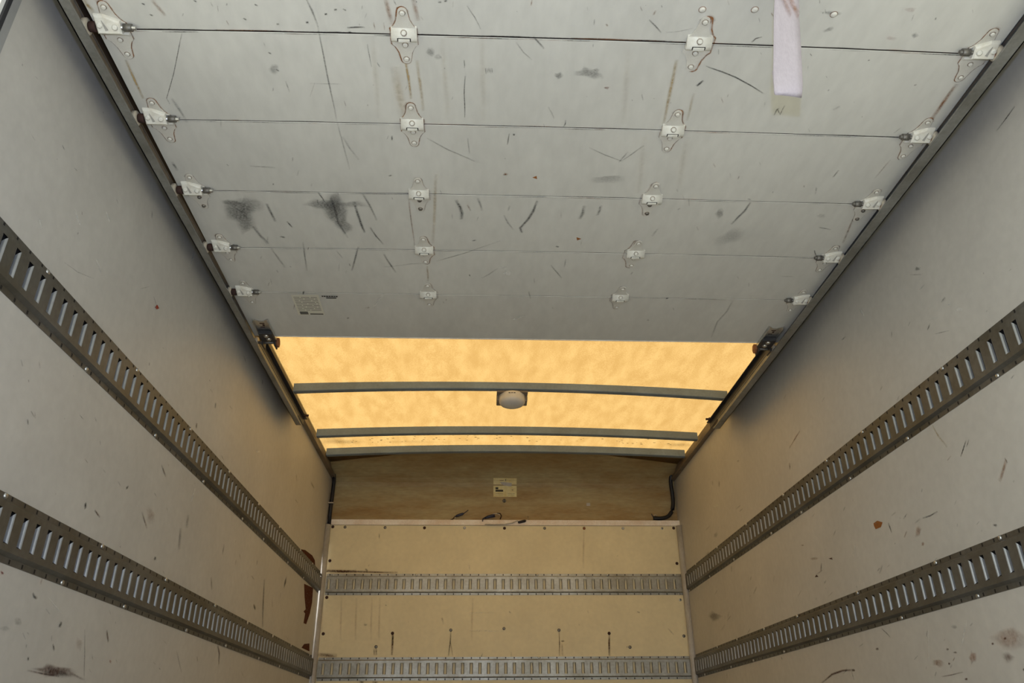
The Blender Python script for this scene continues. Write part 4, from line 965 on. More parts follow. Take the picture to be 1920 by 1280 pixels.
('D','k',.2177,.0026,[(.5859,1.6515),(.5934,1.6657)]),
('D','r',.4748,.0031,[(.4601,1.6625),(.47,1.6791)]),
('D','r',.5094,.0019,[(.7909,1.4652),(.7918,1.4701)]),
('D','g',.2704,.0033,[(.7886,1.7545),(.7941,1.7867)]),
('D','r',.4031,.0027,[(.4122,1.4176),(.4223,1.4368)]),
('D','g',.2518,.0019,[(-.4363,1.2018),(-.4434,1.2151)]),
('D','g',.5154,.0021,[(.2067,1.1574),(.209,1.1639)]),
('D','g',.4602,.0017,[(.5648,1.1593),(.5668,1.1642)]),
('D','b',.4569,.002,[(.1614,1.1624),(.1674,1.1746)]),
('D','g',.3317,.0024,[(-.1077,1.1838),(-.1076,1.1872)]),
('D','r',.2445,.0029,[(-.3187,1.2056),(-.3145,1.2169)]),
('D','k',.4034,.0015,[(.1727,1.1585),(.1727,1.1614)]),
('D','r',.2469,.0027,[(-.3703,1.1979),(-.3701,1.2021)]),
('D','b',.3494,.0023,[(-.7668,1.1803),(-.7658,1.1925)]),
('D','r',.5362,.0026,[(-.0759,1.154),(-.0781,1.1694)]),
('D','b',.3581,.0015,[(-.7549,1.1889),(-.7584,1.2051)]),
('D','k',.2131,.0016,[(.3007,1.191),(.3023,1.2092)]),
('D','r',.5251,.0022,[(.4524,1.1661),(.46,1.1764)]),
('D','g',.2549,.0014,[(.0453,1.168),(.0477,1.1785)]),
('D','g',.4661,.0024,[(-.375,1.1649),(-.3705,1.1777)]),
('D','g',.49,.0014,[(-.8341,1.2111),(-.8392,1.2185)]),
('D','g',.4069,.0014,[(.4293,1.1806),(.4358,1.1933)]),
('D','g',.4089,.0023,[(.0662,1.2001),(.0662,1.2159)]),
('D','k',.4465,.0025,[(-.3256,1.1657),(-.3263,1.1701)]),
('D','r',.2427,.0023,[(-.2461,1.1633),(-.2487,1.1806)]),
('D','r',.4465,.002,[(-.747,1.2283),(-.7452,1.2416)]),
('D','g',.33,.0019,[(.5669,1.1518),(.5729,1.1617)]),
('D','g',.2779,.0022,[(.7674,1.1551),(.7699,1.1722)]),
('D','b',.2827,.0022,[(-.4558,1.2283),(-.4576,1.2344)]),
('D','k',.4705,.0023,[(-.7323,1.1825),(-.7362,1.188)]),
('D','g',.3312,.0018,[(-.4436,1.1814),(-.4466,1.1917)]),
('D','k',.4555,.0019,[(.5455,1.1282),(.5491,1.138)]),
('D','g',.497,.0029,[(.8197,1.1599),(.8211,1.1676)]),
('D','g',.2905,.0014,[(.8866,1.1342),(.8935,1.1449)]),
('D','r',.2382,.0019,[(.3469,1.1379),(.3541,1.1517)]),
('F','b',.4933,.007,[(.3729,1.5219),(.3807,1.4966)]),
('F','b',.2413,.0056,[(.4452,1.2786),(.4514,1.2657)]),
('F','b',.2744,.0043,[(.8123,1.0456),(.8122,1.0267)]),
('F','b',.2106,.0042,[(-.1518,1.2464),(-.1581,1.2318)]),
('F','k',.5076,.0065,[(.73,1.1491),(.7336,1.1399)]),
('F','b',.2494,.0073,[(-.2252,1.6276),(-.2195,1.595)]),
('F','k',.4828,.0044,[(.7118,1.6879),(.7113,1.6799)]),
('F','k',.482,.0065,[(-.845,1.0541),(-.8443,1.0156)]),
('F','b',.2096,.0071,[(.9216,1.0538),(.9235,1.0424)]),
('F','b',.255,.0076,[(.5022,1.3547),(.5103,1.338)]),
('F','b',.5211,.0055,[(-.796,1.82),(-.7923,1.7882)]),
('F','k',.4894,.0054,[(-.1357,1.1122),(-.1481,1.0813)]),
('F','b',.2958,.0049,[(-.1554,1.0838),(-.1639,1.0628)]),
('F','k',.2636,.004,[(-.3792,1.3017),(-.3733,1.2746)]),
('F','b',.2177,.0068,[(-.574,1.4724),(-.5763,1.461)]),
('F','b',.524,.0054,[(.53,1.0166),(.5129,.9831)]),
('F','b',.3513,.0048,[(-.585,1.2949),(-.5828,1.2853)]),
('F','k',.3675,.0067,[(-.5744,1.0982),(-.5741,1.0679)]),
('F','k',.2685,.0075,[(-.8453,1.6305),(-.8468,1.6158)]),
('F','k',.2721,.0073,[(.3455,1.4569),(.3445,1.4389)]),
('F','b',.2225,.0053,[(.0339,1.1208),(.035,1.0847)]),
('F','k',.2009,.0056,[(.1397,1.5258),(.1462,1.5089)])]

def crown(y):
    ks = [(.98, .0155), (1.257, .0125), (1.54, .0075), (1.83, .006), (2.11, .0055), (2.39, .001), (2.73, .001)]
    if y <= ks[0][0]: return ks[0][1]
    for (a, p), (b, q) in zip(ks, ks[1:]):
        if y <= b: return p + (q - p) * (y - a) / (b - a)
    return ks[-1][1]
def door_z(x, y):
    return ZD + crown(y) * (1 - ((x - .0) / 1.04) ** 2)
LIFT = {'n': 0.0004}
def on_surface(surf, u, v, e):
    if surf == 'D': return (u, v, door_z(u, v) - e)
    if surf == 'L': return (-H + e, u, v)
    if surf == 'R': return (H - e, u, v)
    return (u, L - e, v)
def put_marks(mb, surf, marks):
    for k, (s, kind, a, w, pts) in enumerate(marks):
        m = MK[kind]
        e = 0.0003 + 0.00025 * (k % 5)
        if w > 0:                                  # a stroke: soft edged ribbon
            pts = [Vector(p) for p in pts]
            if len(pts) == 2:
                pts = [pts[0], pts[0].lerp(pts[1], .5), pts[1]]
            rows = []
            for i, p in enumerate(pts):
                d = (pts[min(i + 1, len(pts) - 1)] - pts[max(i - 1, 0)])
                d = d.normalized() if d.length > 1e-9 else Vector((1, 0))
                nn = Vector((-d.y, d.x)) * max(w, .0016) * .85
                end = (i == 0 or i == len(pts) - 1)
                aa = a * (.35 if end else 1)
                rows.append([mb.vert(on_surface(surf, *(p + nn), e)), mb.vert(on_surface(surf, *p, e), aa), mb.vert(on_surface(surf, *(p - nn), e))])
            for A, B in zip(rows, rows[1:]):
                for q in (0, 1):
                    mb.face((A[q], A[q + 1], B[q + 1], B[q]), m)
        elif w == 0:                               # a smudge: strong in the middle, nothing at its rim
            c = mb.vert(on_surface(surf, *pts[0], e), a)
            mid = [mb.vert(on_surface(surf, pts[0][0] + (p[0] - pts[0][0]) * .55, pts[0][1] + (p[1] - pts[0][1]) * .55, e), a * .75) for p in pts[1:]]
            jit = random.Random(k)
            rim = [mb.vert(on_surface(surf, *(Vector(pts[0]).lerp(Vector(p), jit.uniform(.7, 1.5))), e)) for p in pts[1:]]
            for i in range(len(rim)):
                j = (i + 1) % len(rim)
                mb.face((c, mid[i], mid[j]), m)
                mb.face((mid[i], rim[i], rim[j], mid[j]), m)
        else:                                      # a patch with a hard outline
            mb.face([mb.vert(on_surface(surf, *p, e), a * 1.5) for p in pts], m)

# ---------------------------------------------------------------- the setting
def side_wall(name, s, surf):
    mb = MB()
    x0, x1 = (s * H, s * (H + .03))
    mb.box(min(x0, x1), max(x0, x1), REAR + .01, L + .06, -.05, ROOF + .02, M['wall'])
    put_marks(mb, surf, [k for k in MARKS if k[0] == surf])
    return tag(mb.build(name, fix=False), kind='structure')
side_wall('wall_left', -1, 'L')
side_wall('wall_right', 1, 'R')

mb = MB()
mb.box(-H - .03, H + .03, L, L + .025, -.05, 1.873, M['front'])
put_marks(mb, 'F', [k for k in MARKS if k[0] == 'F'])
wall_front = tag(mb.build('wall_front', fix=False), kind='structure')

mb = MB()                                          # brown fibreglass above the front panel, curving into the roof
BZ, BA, BB = 2.135, .37, .138
def band_y(z):
    if z <= BZ:
        return L + .036
    return L + .036 - BA * (1 - math.sqrt(max(0.0, 1 - ((z - BZ) / BB) ** 2)))
prof = [(band_y(z), z) for z in [1.86, 2.0, BZ] + [BZ + BB * math.sin(a) for a in (.2, .4, .6, .8, 1.0, 1.2, 1.35, 1.48)]]
back = [(y + .004, z + .004) for y, z in prof]
mb.prism(prof + back[::-1], 'x', -H - .03, H + .03, M['band'])
wall_up = tag(mb.build('wall_front_upper'), kind='structure')

mb = MB()
mb.box(-H - .03, H + .03, REAR - .06, L + .06, -.06, 0, M['floor'])
tag(mb.build('floor'), kind='structure')

mb = MB()                                          # roof skin
N = 24
ys = [1.0 + i * (4.90 - 1.0) / 20 for i in range(21)]
gridv = [[mb.vert((-1.16 + 2.32 * i / N, y, ROOF + CROWN * (1 - (-1 + 2 * i / N) ** 2))) for i in range(N + 1)] for y in ys]
for a, b in zip(gridv, gridv[1:]):
    for i in range(N):
        mb.face((a[i], a[i + 1], b[i + 1], b[i]), M['roof'], True)
rr = random.Random(8)
for i in range(90):                                # dirt specks caught along the front of the skin
    x, y, r = rr.uniform(-.95, 1.0), 4.50 - abs(rr.gauss(0, .07)), rr.uniform(.002, .006)
    z = ROOF + CROWN * (1 - (x / 1.16) ** 2) - .001
    c = mb.vert((x, y, z), .9)
    rim = [mb.vert((x + 1.6 * r * math.cos(t * 1.05), y + r * math.sin(t * 1.05), z), .7) for t in range(6)]
    for k in range(6):
        mb.face((c, rim[k], rim[(k + 1) % 6]), MK['b'])
for (x, y, rx, ry, a) in ((-1.0, 4.47, .16, .05, .5), (-1.05, 4.40, .10, .07, .3), (1.05, 4.47, .10, .04, .4), (-.6, 4.5, .3, .03, .2)):
    z = ROOF + CROWN * (1 - (x / 1.16) ** 2) - .0015
    c = mb.vert((x, y, z), a)
    rim = [mb.vert((x + rx * math.cos(t * .5236), y + ry * math.sin(t * .5236), z)) for t in range(12)]
    for k in range(12):
        mb.face((c, rim[k], rim[(k + 1) % 12]), MK['b'])
tag(mb.build('ceiling', fix=False), kind='structure')

def trim(name, *boxes):
    mb = MB()
    for b in boxes:
        mb.box(*b)
    return tag(mb.build(name), kind='structure')
# wall-top rails, rear edges, strip over the front panel
trim('trim_1', (-H, -H + .026, REAR + .01, L + .03, 2.176, 2.182, M['rail_brown']), (-H, -H + .006, REAR + .01, L + .03, 2.182, ROOF, M['rail_brown']), (-H + .022, -H + .026, REAR + .01, L + .03, 2.182, 2.196, M['rail_brown']))
trim('trim_2', (H - .026, H, REAR + .01, L + .03, 2.176, 2.182, M['rail_brown']), (H - .006, H, REAR + .01, L + .03, 2.182, ROOF, M['rail_brown']), (H - .026, H - .022, REAR + .01, L + .03, 2.182, 2.196, M['rail_brown']))
trim('trim_3', (-H - .002, -H + .003, REAR - .002, REAR + .008, 0, 2.2, M['black']), (-H - .10, -H - .002, REAR - .012, REAR + .008, 0, 2.2, M['whitepost']), (-H - .001, -H + .002, REAR + .008, REAR + .030, 0, 2.2, M['greypaint']))
trim('trim_4', (H - .003, H + .002, REAR - .002, REAR + .008, 0, 2.2, M['black']), (H + .002, H + .10, REAR - .012, REAR + .008, 0, 2.2, M['whitepost']), (H - .002, H + .001, REAR + .008, REAR + .030, 0, 2.2, M['greypaint']))
trim('trim_5', (-H, H, L - .006, L + .034, 1.874, 1.908, M['strip']), (-H, H, L - .008, L - .006, 1.874, 1.879, M['strip']))
trim('trim_6', (-H - .03, H + .03, REAR - .10, REAR - .06, 2.12, ROOF + .03, M['greypaint']))

mb = MB()
mb.quad([(-40, -40, -1.02), (40, -40, -1.02), (40, 40, -1.02), (-40, 40, -1.02)], M['gravel'])
tag(mb.build('ground'), kind='structure')

# screws in the front panel: one mesh per finish, copied
def screw_mesh(m, r=.0095, ring=None):
    mb = MB()
    mb.lathe([(r, 0), (r, -.0015), (r * .8, -.0034), (r * .4, -.0042)], (0, 0, 0), 'y', m, 12)
    if ring:
        mb.lathe([(r * .5, -.004), (r * .42, -.0046)], (0, 0, 0), 'y', ring, 10)
    return mb
SCREWS = [(-1.09, 1.862, 'darkrust'), (-1.013, 1.860, 'bolt_dark'), (-.761, 1.858, 'bolt_dark'), (-.512, 1.857, 'darkrust'), (-.258, 1.858, 'post'), (-.003, 1.856, 'darkrust'),
          (.254, 1.857, 'bolt_dark'), (.508, 1.857, 'rust'), (.759, 1.858, 'post'), (1.012, 1.858, 'steel'), (1.088, 1.860, 'darkrust'),
          (-1.088, 1.651, 'darkrust'), (1.086, 1.637, 'darkrust'), (-1.085, 1.432, 'darkrust'), (1.083, 1.417, 'steel'), (-1.085, 1.224, 'darkrust'), (1.083, 1.206, 'bolt_dark'),
          (-.008, 1.251, 'bolt_dark'), (-.767, 1.151, 'bolt_dark'), (-.675, 1.226, 'darkrust'), (-.328, 1.243, 'bolt_dark'), (.324, 1.241, 'bolt_dark'), (.628, 1.222, 'darkrust'), (.749, 1.144, 'bolt_dark')]
proto = {}
for x, z, k in SCREWS:
    if k not in proto:
        proto[k] = screw_mesh(M[k], .0095, M['bolt_dark'] if k == 'steel' else None).build('screw', wall_front, (x, L, z))
    else:
        dup(proto[k], wall_front, (x, L, z))

# ---------------------------------------------------------------- slotted cargo tracks
def cargo_track(place, u0, u1, phase, m, label, screws, slotw=.0185, wallside=True):
    """place(u, v, p): along, across, off the wall. Slots every 50.8 mm with lips bent in behind both long edges."""
    mb = MB()
    PITCH, hw, sh, HB = .0508, slotw / 2, .031, .0130
    prof = [(-.0635, 0.0), (-.0635, .0016), (-.0505, .0018), (-.0445, HB), (-sh, HB), (sh, HB), (.0445, HB), (.0505, .0018), (.0635, .0016), (.0635, 0.0)]
    k0 = math.ceil((u0 + hw + .004 - phase) / PITCH)
    k1 = math.floor((u1 - hw - .004 - phase) / PITCH)
    cs = [phase + k * PITCH for k in range(k0, k1 + 1)]
    us = [u0] + [c + d for c in cs for d in (-hw, hw)] + [u1]
    rows = [[mb.vert(place(u, v, p)) for v, p in prof] for u in us]
    for i, (A, B) in enumerate(zip(rows, rows[1:])):
        slot = i % 2 == 1
        for q in range(len(prof) - 1):
            if slot and q == 4:
                continue
            mb.face((A[q], A[q + 1], B[q + 1], B[q]), m)
    for c in cs:
        for s in (-1, 1):
            u = c + s * hw
            # lip: rounded bend from the face back towards the wall
            arc = [(0, HB), (-.0016, HB - .0007), (-.0030, HB - .0024), (-.0036, HB - .0050), (-.0036, .0038 if wallside else .0010)]
            cut = (0, .001, .003, .0055, .009)      # the lip's ends are cut back as it turns in
            a = [mb.vert(place(u + s * d, -sh + c_ * .6, p)) for (d, p), c_ in zip(arc, cut)]
            b = [mb.vert(place(u + s * d, sh - c_, p)) for (d, p), c_ in zip(arc, cut)]
            for q in range(len(arc) - 1):
                mb.face((a[q], a[q + 1], b[q + 1], b[q]), M['lip'] if wallside else M['track'], True)
        for v in (-.0575, .0575):                  # nail holes along both flanges: dark quads painted for shaded, dirty openings
            mb.face([mb.vert(place(c + du, v + dv, .00205)) for du, dv in ((-.0030, -.0044), (.0030, -.0044), (.0030, .0044), (-.0030, .0044))], M['dark'])
    if wallside:                                   # dark sheet behind the side-track slots: shade of the hollow as colour
        mb.face([mb.vert(place(u, v, .0006)) for u, v in ((u0, -.044), (u1, -.044), (u1, .044), (u0, .044))], M['dark'])
    o = mb.build('cargo_track', fix=False)
    tag(o, label, 'cargo track', 'slotted cargo tracks')
    axis_z = (Vector(place(0, 0, 1)) - Vector(place(0, 0, 0))).normalized()
    sp = None
    for u, v, bright in screws:
        p = place(u, v, .0018)
        if sp is None:
            s = MB()
            s.lathe([(.0068, -.0006), (.0066, .001), (.0050, .0030), (.0020, .0038)], (0, 0, 0), 'z', M['steel'], 10)
            sp = s.build('screw', o, p)
            sp.rotation_mode = 'QUATERNION'
            sp.rotation_quaternion = Vector((0, 0, 1)).rotation_difference(axis_z)
        else:
            dup(sp, o, p)
    return o
def left(zc):
    return lambda u, v, p: (-H + p, u, zc + v)
def right(zc):
    return lambda u, v, p: (H - p, u, zc + v)
def front(zc):
    return lambda u, v, p: (u, L - p, zc + v)
def scr(u0, u1, ph, step, seed):
    out, rr, k = [], random.Random(seed), 0
    u = u0 + .12
    while u < u1 - .05:
        out.append((ph + round((u - ph) / .0508) * .0508 + .0254, .0575 if k % 2 else -.0575, 1))
        u += step * rr.uniform(.6, 1.1); k += 1
    return out
T0, T1 = REAR + .032, L - .055
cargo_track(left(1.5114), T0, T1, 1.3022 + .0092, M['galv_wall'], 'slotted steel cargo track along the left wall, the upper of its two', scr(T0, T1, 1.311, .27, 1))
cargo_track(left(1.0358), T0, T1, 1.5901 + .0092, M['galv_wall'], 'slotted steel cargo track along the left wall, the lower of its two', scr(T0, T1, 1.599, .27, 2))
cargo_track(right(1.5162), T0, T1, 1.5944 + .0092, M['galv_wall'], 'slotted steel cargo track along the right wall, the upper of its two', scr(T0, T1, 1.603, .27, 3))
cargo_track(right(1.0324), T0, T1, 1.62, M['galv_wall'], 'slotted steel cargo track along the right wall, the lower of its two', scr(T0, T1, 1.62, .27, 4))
cargo_track(front(1.5085), -1.098, 1.106, -1.079, M['galv'], 'slotted grey cargo track across the front panel, above the row of dripping screws', [(-1.06, .0575, 1), (-.55, .0575, 1), (.04, -.0575, 1), (.2, .0575, 1), (.64, .0575, 1), (1.07, .0575, 1), (1.08, -.0575, 1)], slotw=.0200, wallside=False)
cargo_track(front(1.029), -1.098, 1.106, -1.065, M['galv'], 'slotted grey cargo track across the front panel, below the row of dripping screws', [(-1.06, .0575, 1), (-.55, .0575, 1), (-.5, -.0575, 1), (.2, .0575, 1), (.66, .0575, 1), (1.05, .0575, 1), (1.07, -.0575, 1)], slotw=.0200, wallside=False)

# ---------------------------------------------------------------- corner posts
for s, lab in ((-1, 'rounded grey metal post in the left front corner beside torn brown plywood'), (1, 'rounded grey metal post in the right front corner below the black cable end')):
    mb = MB()
    cx = s * 1.117
    pr = [(cx + .019 * math.cos(a), L - .030 + .021 * math.sin(a)) for a in [2 * math.pi * k / 20 for k in range(20)]]
    mb.prism(pr, 'z', 0.0, 1.868, M['post'])
    mb.sm = [len(f) == 4 for f in mb.f]
    tag(mb.build('corner_post'), lab, 'post', 'front corner posts')

# ---------------------------------------------------------------- roof bows
def roof_bow(yl, yr, zb, cr, label):
    mb = MB()
    secs = []
    for i in range(25):
        t = -1 + 2 * i / 24
        x = t * 1.104
        y = yl + (yr - yl) * (t + 1) / 2
        z = zb + cr * (1 - t * t)
        zt = ROOF + CROWN * (1 - (x / 1.16) ** 2) - .0012
        # hat section: side, bottom, far side with a small turned-out foot on the near edge
        secs.append([mb.vert(p) for p in ((x, y, zt), (x, y, z + .003), (x, y + .003, z), (x, y + .032, z), (x, y + .035, z + .003), (x, y + .035, zt))])
    for a, b in zip(secs, secs[1:]):
        for k in range(6):
            j = (k + 1) % 6
            mb.face((a[k], a[j], b[j], b[k]), M['bow'])
    mb.face(secs[0], M['bow']); mb.face(secs[-1][::-1], M['bow'])
    return tag(mb.build('roof_bow'), label, 'roof bow', 'arched bows under the roof skin')
roof_bow(3.604, 3.642, 2.205, .034, 'arched grey roof bow that carries the round lamp')
roof_bow(4.245, 4.250, 2.205, .029, 'arched grey roof bow across the amber roof, second from the door end')
roof_bow(4.575, 4.557, 2.205, .028, 'arched grey roof bow farthest forward, against the dark brown front band')

# ---------------------------------------------------------------- dome lamp under the first bow
lamp = tag(empty('dome_lamp', (-.008, 3.665, 2.238)), 'round white dome lamp with brown base under the first roof bow', 'lamp')
mb = MB()
mb.box(-.079, .079, .012, .085, -.040, -.001, M['lampbase'], .004)
mb.box(-.079, .079, -.030, .030, -.012, -.001, M['lampbase'])
mb.build('base', lamp)
mb = MB()
pf = [(.064, -.006), (.0665, -.012), (.0675, -.040), (.065, -.050), (.056, -.060), (.040, -.067), (.020, -.0705), (.004, -.071)]
mb.lathe(pf, (0, .022, 0), 'z', M['lens'], 40)
lens = tag(mb.build('lens', lamp), 'frosted white lens')
mb = MB()
for k in range(3):
    mb.box(-.020 + k * .013, -.011 + k * .013, -.0462, -.0438, -.022, -.018, M['ink'])
mb.build('stamp', lens)

# ---------------------------------------------------------------- door tracks
def door_track(s, xo, xi, xw, label):
    """xo web, xi lip edge, xw wall"""
    root = tag(empty('door_track', (xo, REAR, 2.015)), label, 'door track', 'roller tracks of the overhead door')
    y0, y1 = .99, 3.60
    def X(a, b): return (min(a, b), max(a, b))
    mb = MB()
    inn = -s
    mb.box(*X(xo, xo + inn * .003), y0, y1, 2.0245, 2.078, M['track'])
    mb.box(*X(xo, xi), y0, y1, 2.0245, 2.027, M['track'])
    mb.box(*X(xi, xi - inn * .002), y0, y1, 2.027, 2.0295, M['track'])
    mb.box(*X(xo, xo + inn * .0055), y0, y1, 2.0755, 2.078, M['track'])
    t = mb.build('channel', root); t.location = Vector((0, 0, 0)) - root.location
    mb = MB()                                      # plates added above the channel to block roof light from the gap
    yy = y1 + .14
    mb.box(*X(xo, xo + inn * .003), y0, yy, 2.078, 2.112, M['black'])
    mb.prism([(xo, 2.109), (xo, 2.112), (xw, 2.174), (xw, 2.171)], 'y', y0, yy, M['track'])
    mb.box(*X(xo, xo + inn * .018), y0, yy, 2.109, 2.112, M['black'])
    mb.box(*X(xo + inn * .018, xo + inn * .055), y0, 2.70, 2.109, 2.112, M['black'])
    a = mb.build('light_block_angle', root); a.location = Vector((0, 0, 0)) - root.location
    mb = MB()
    mb.lathe([(.010, -.003), (.010, .004), (.006, .005), (.006, .020)], (0, 0, 0), 'x', M['darkrust'], 8)
    b = mb.build('bolt', root, (inn * .012, 3.70 - REAR, .10))
    b.scale = (inn, 1, 1)
    return root
door_track(-1, -1.067, -1.043, -H, 'long steel door track by the left wall, holding white rollers')
door_track(1, 1.024, .992, H, 'long steel door track by the right wall, holding rusty rollers')

# ---------------------------------------------------------------- roll-up door
door = tag(empty('roll_up_door', (0, DOOR0, ZD)), 'scuffed white panelled roll-up door, open flat overhead', 'roll-up door')
def dloc(x, y, z):
    return (x, y - DOOR0, z - ZD)
def outline(kind):
    """half of a hinge: tapered leaf with a rounded tip; y grows towards the tip"""
    w, tip, y0, ys, yt = .029, .0105, 0, .024, .066
    arc = [(tip * math.cos(a), yt + tip * math.sin(a)) for a in (.25, .7, 1.2, math.pi / 2)]
    pts = [(w, 0), (w, .021), (w - .006, .0265), (.0185, .0345), (.0145, .044), (tip + .0015, yt - .008)]
    half = pts + arc
    return half + [(-x, y) for x, y in half[::-1][1:]]
OUT = outline('leaf')
XC = [(-.360, .317), ]
HX = {'l': -.997, 'cl': -.360, 'cr': .3185, 'r': .968}
edges = [DOOR0] + SEAMS + [DOOR1]
rim_a = [1.1, .95, .35, .75, .4]
for i in range(len(edges) - 1):
    GAP = (.0017, .0012, .0010, .0010, .0008)
    ya, yb = edges[i] + (GAP[i - 1] if i else 0), edges[i + 1] - (GAP[i] if i < 5 else 0)
    mb = MB()
    nx = 16
    rows = []
    for y in (ya, ya + .0008, (ya + yb) / 2, yb - .0008, yb):
        rows.append((y, [edge_l(y) + (edge_r(y) - edge_l(y)) * k / nx for k in range(nx + 1)]))
    th = .019
    lo = [[mb.vert((x, y, door_z(x, y) + (.0008 if y in (ya, yb) else 0))) for x in xs] for y, xs in rows]
    hi = [[mb.vert((x, y, door_z(x, y) + th)) for x in xs] for y, xs in rows]
    for r in range(len(rows) - 1):
        for k in range(nx):
            mb.face((lo[r][k], lo[r + 1][k], lo[r + 1][k + 1], lo[r][k + 1]), M['door'])
            mb.face((hi[r][k], hi[r][k + 1], hi[r + 1][k + 1], hi[r + 1][k]), M['door'])
        for k in (0, nx):
            mb.face((lo[r][k], hi[r][k], hi[r + 1][k], lo[r + 1][k]), M['seam'])
    for r in (0, -1):
        for k in range(nx):
            mb.face((lo[r][k], lo[r][k + 1], hi[r][k + 1], hi[r][k]), M['seam'])
    # dark lips added behind the joint to stop roof light leaking through
    if i < len(edges) - 2:
        for k in range(nx):
            el, er = edge_l(yb), edge_r(yb)
            x0, x1 = el + (er - el) * k / nx, el + (er - el) * (k + 1) / nx
            ys_ = (yb - .012, yb + .0145)
            p = [(x0, ys_[0]), (x1, ys_[0]), (x1, ys_[1]), (x0, ys_[1])]
            A = [mb.vert((x, y, door_z(x, y) + th + .0004)) for x, y in p]
            B = [mb.vert((x, y, door_z(x, y) + th + .004)) for x, y in p]
            mb.face(A, M['seam']); mb.face(B, M['seam'])
            mb.face((A[0], A[1], B[1], B[0]), M['seam']); mb.face((A[2], A[3], B[3], B[2]), M['seam'])
    mk = [k for k in MARKS if k[0] == 'D' and ya <= sum(p[1] for p in k[4]) / len(k[4]) < yb + .003]
    # rust that has crept out along the hinge outlines
    for side, yk, seam in ((1, ya, i - 1), (-1, yb, i)):
        if 0 <= seam < len(SEAMS):
            for hn, hx in HX.items():
                yc = SEAMS[seam] + .004
                a = rim_a[seam] * (.9 if hn in 'cl' else .8)
                q = [(hx + x * 1.03, yc + side * y * 1.03) for x, y in OUT if edge_l(yc) + .003 < hx + x * 1.03 < edge_r(yc) - .003]
                mk.append(('D', 'r', a, .0034, q))
                if side < 0 and seam < 4:
                    mk.append(('D', 'r', a * .8, 0, [(hx, yc - .066)] + [(hx + .014 * math.cos(t * .785), yc - .068 + .014 * math.sin(t * .785)) for t in range(8)]))
    # grime that collects along the joint
    rs = random.Random(40 + i)
    for yk, d in ((yb, -1), (ya, 1)):
        if DOOR0 + .01 < yk < DOOR1 - .01:
            for _ in range(26):
                x = rs.uniform(-1.0, .96); ln = rs.uniform(.02, .16)
                x2 = min(x + ln, .99)
                st = .85 if yk < 1.3 else (.65 if yk < 2.0 else .4)
                mk.append(('D', rs.choice('kkgr'), st * rs.uniform(.4, 1), rs.uniform(.0012, .0026), [(x, yk + d * .0016), ((x + x2) / 2, yk + d * .0018), (x2, yk + d * .0016)]))
    put_marks(mb, 'D', mk)
    p = mb.build('panel', door, fix=False)
    p.location = (0, -DOOR0, -ZD)
    if i == 0:
        for x, y, rr_ in ((.299, 1.166, 1), (.414, 1.161, 1), (.592, 1.165, 1), (.303, 1.128, 1)):
            mk_ = MB()
            mk_.lathe([(.0075, 0), (.0073, -.0014), (.005, -.0034), (.002, -.0042)], (0, 0, 0), 'z', M['leaf'], 14)
            mk_.lathe([(.0085, .0001), (.0085, -.0003)], (0, 0, 0), 'z', M['rust'], 14)
            mk_.build('bolt', p, (x, y, door_z(x, y)))
# pale edge strip along the front of the last panel
mb = MB()
mb.box(DL + .03, DR - .03, DOOR1 + .0002, DOOR1 + .004, ZD - .0012, ZD + .019, M['strip'])
o = tag(mb.build('edge_strip', door), 'pale metal edge'); o.location = (0, -DOOR0, -ZD)

# --- hinges. Local frame: knuckle at the origin, rear leaf towards -y, z = 0 is the panel face, things stick out to -z
def bolt_mesh(m, r=.0058, ring=True):
    mb = MB()
    if ring:
        mb.lathe([(r * 1.28, 0), (r * 1.25, -.0007)], (0, 0, 0), 'z', M['bolt_ring'], 10)
    mb.lathe([(r * 1.1, -.0006), (r, -.0014), (r, -.0038), (r * .6, -.0046)], (0, 0, 0), 'z', m, 8)
    return mb
def plate(mb, pts, z0, z1, m):
    mb.prism(pts, 'z', z0, z1, m)
def hinge_parts():
    mb = MB()
    # front leaf, flat
    plate(mb, OUT, -.0022, -.0002, M['leaf'])
    fl = mb
    mb = MB()
    # rear leaf: flat tip, then rising in a curve to the knuckle
    tip = [(x, -y) for x, y in OUT if y >= .0205]
    plate(mb, tip, -.0024, -.0002, M['leaf'])
    cur = [(-.026, .0004), (-.020, -.0040), (-.012, -.0100), (-.004, -.0140), (.003, -.0150), (.006, -.0135), (.006, -.0030)]
    inner = [(y, min(z + .0022, 0.0)) for y, z in cur]
    sh = []
    for x in (-.029, .029):
        sh.append([mb.vert((x, y, z)) for y, z in cur])
    for k in range(len(cur) - 1):
        mb.face((sh[0][k], sh[0][k + 1], sh[1][k + 1], sh[1][k]), M['hinge'], True)
    for s_ in sh:                                  # side cheeks
        mb.face(s_, M['hinge'])
    # tongue in its slot; the slot's shade is a painted dark quad
    mb.quad([(-.0155, -.0045, -.0146), (.0155, -.0045, -.0146), (.0155, .0040, -.0156), (-.0155, .0040, -.0156)], M['dark'])
    mb.box(-.0130, .0130, -.0025, .0055, -.0172, -.0140, M['hinge'], .0008)
    return fl, mb
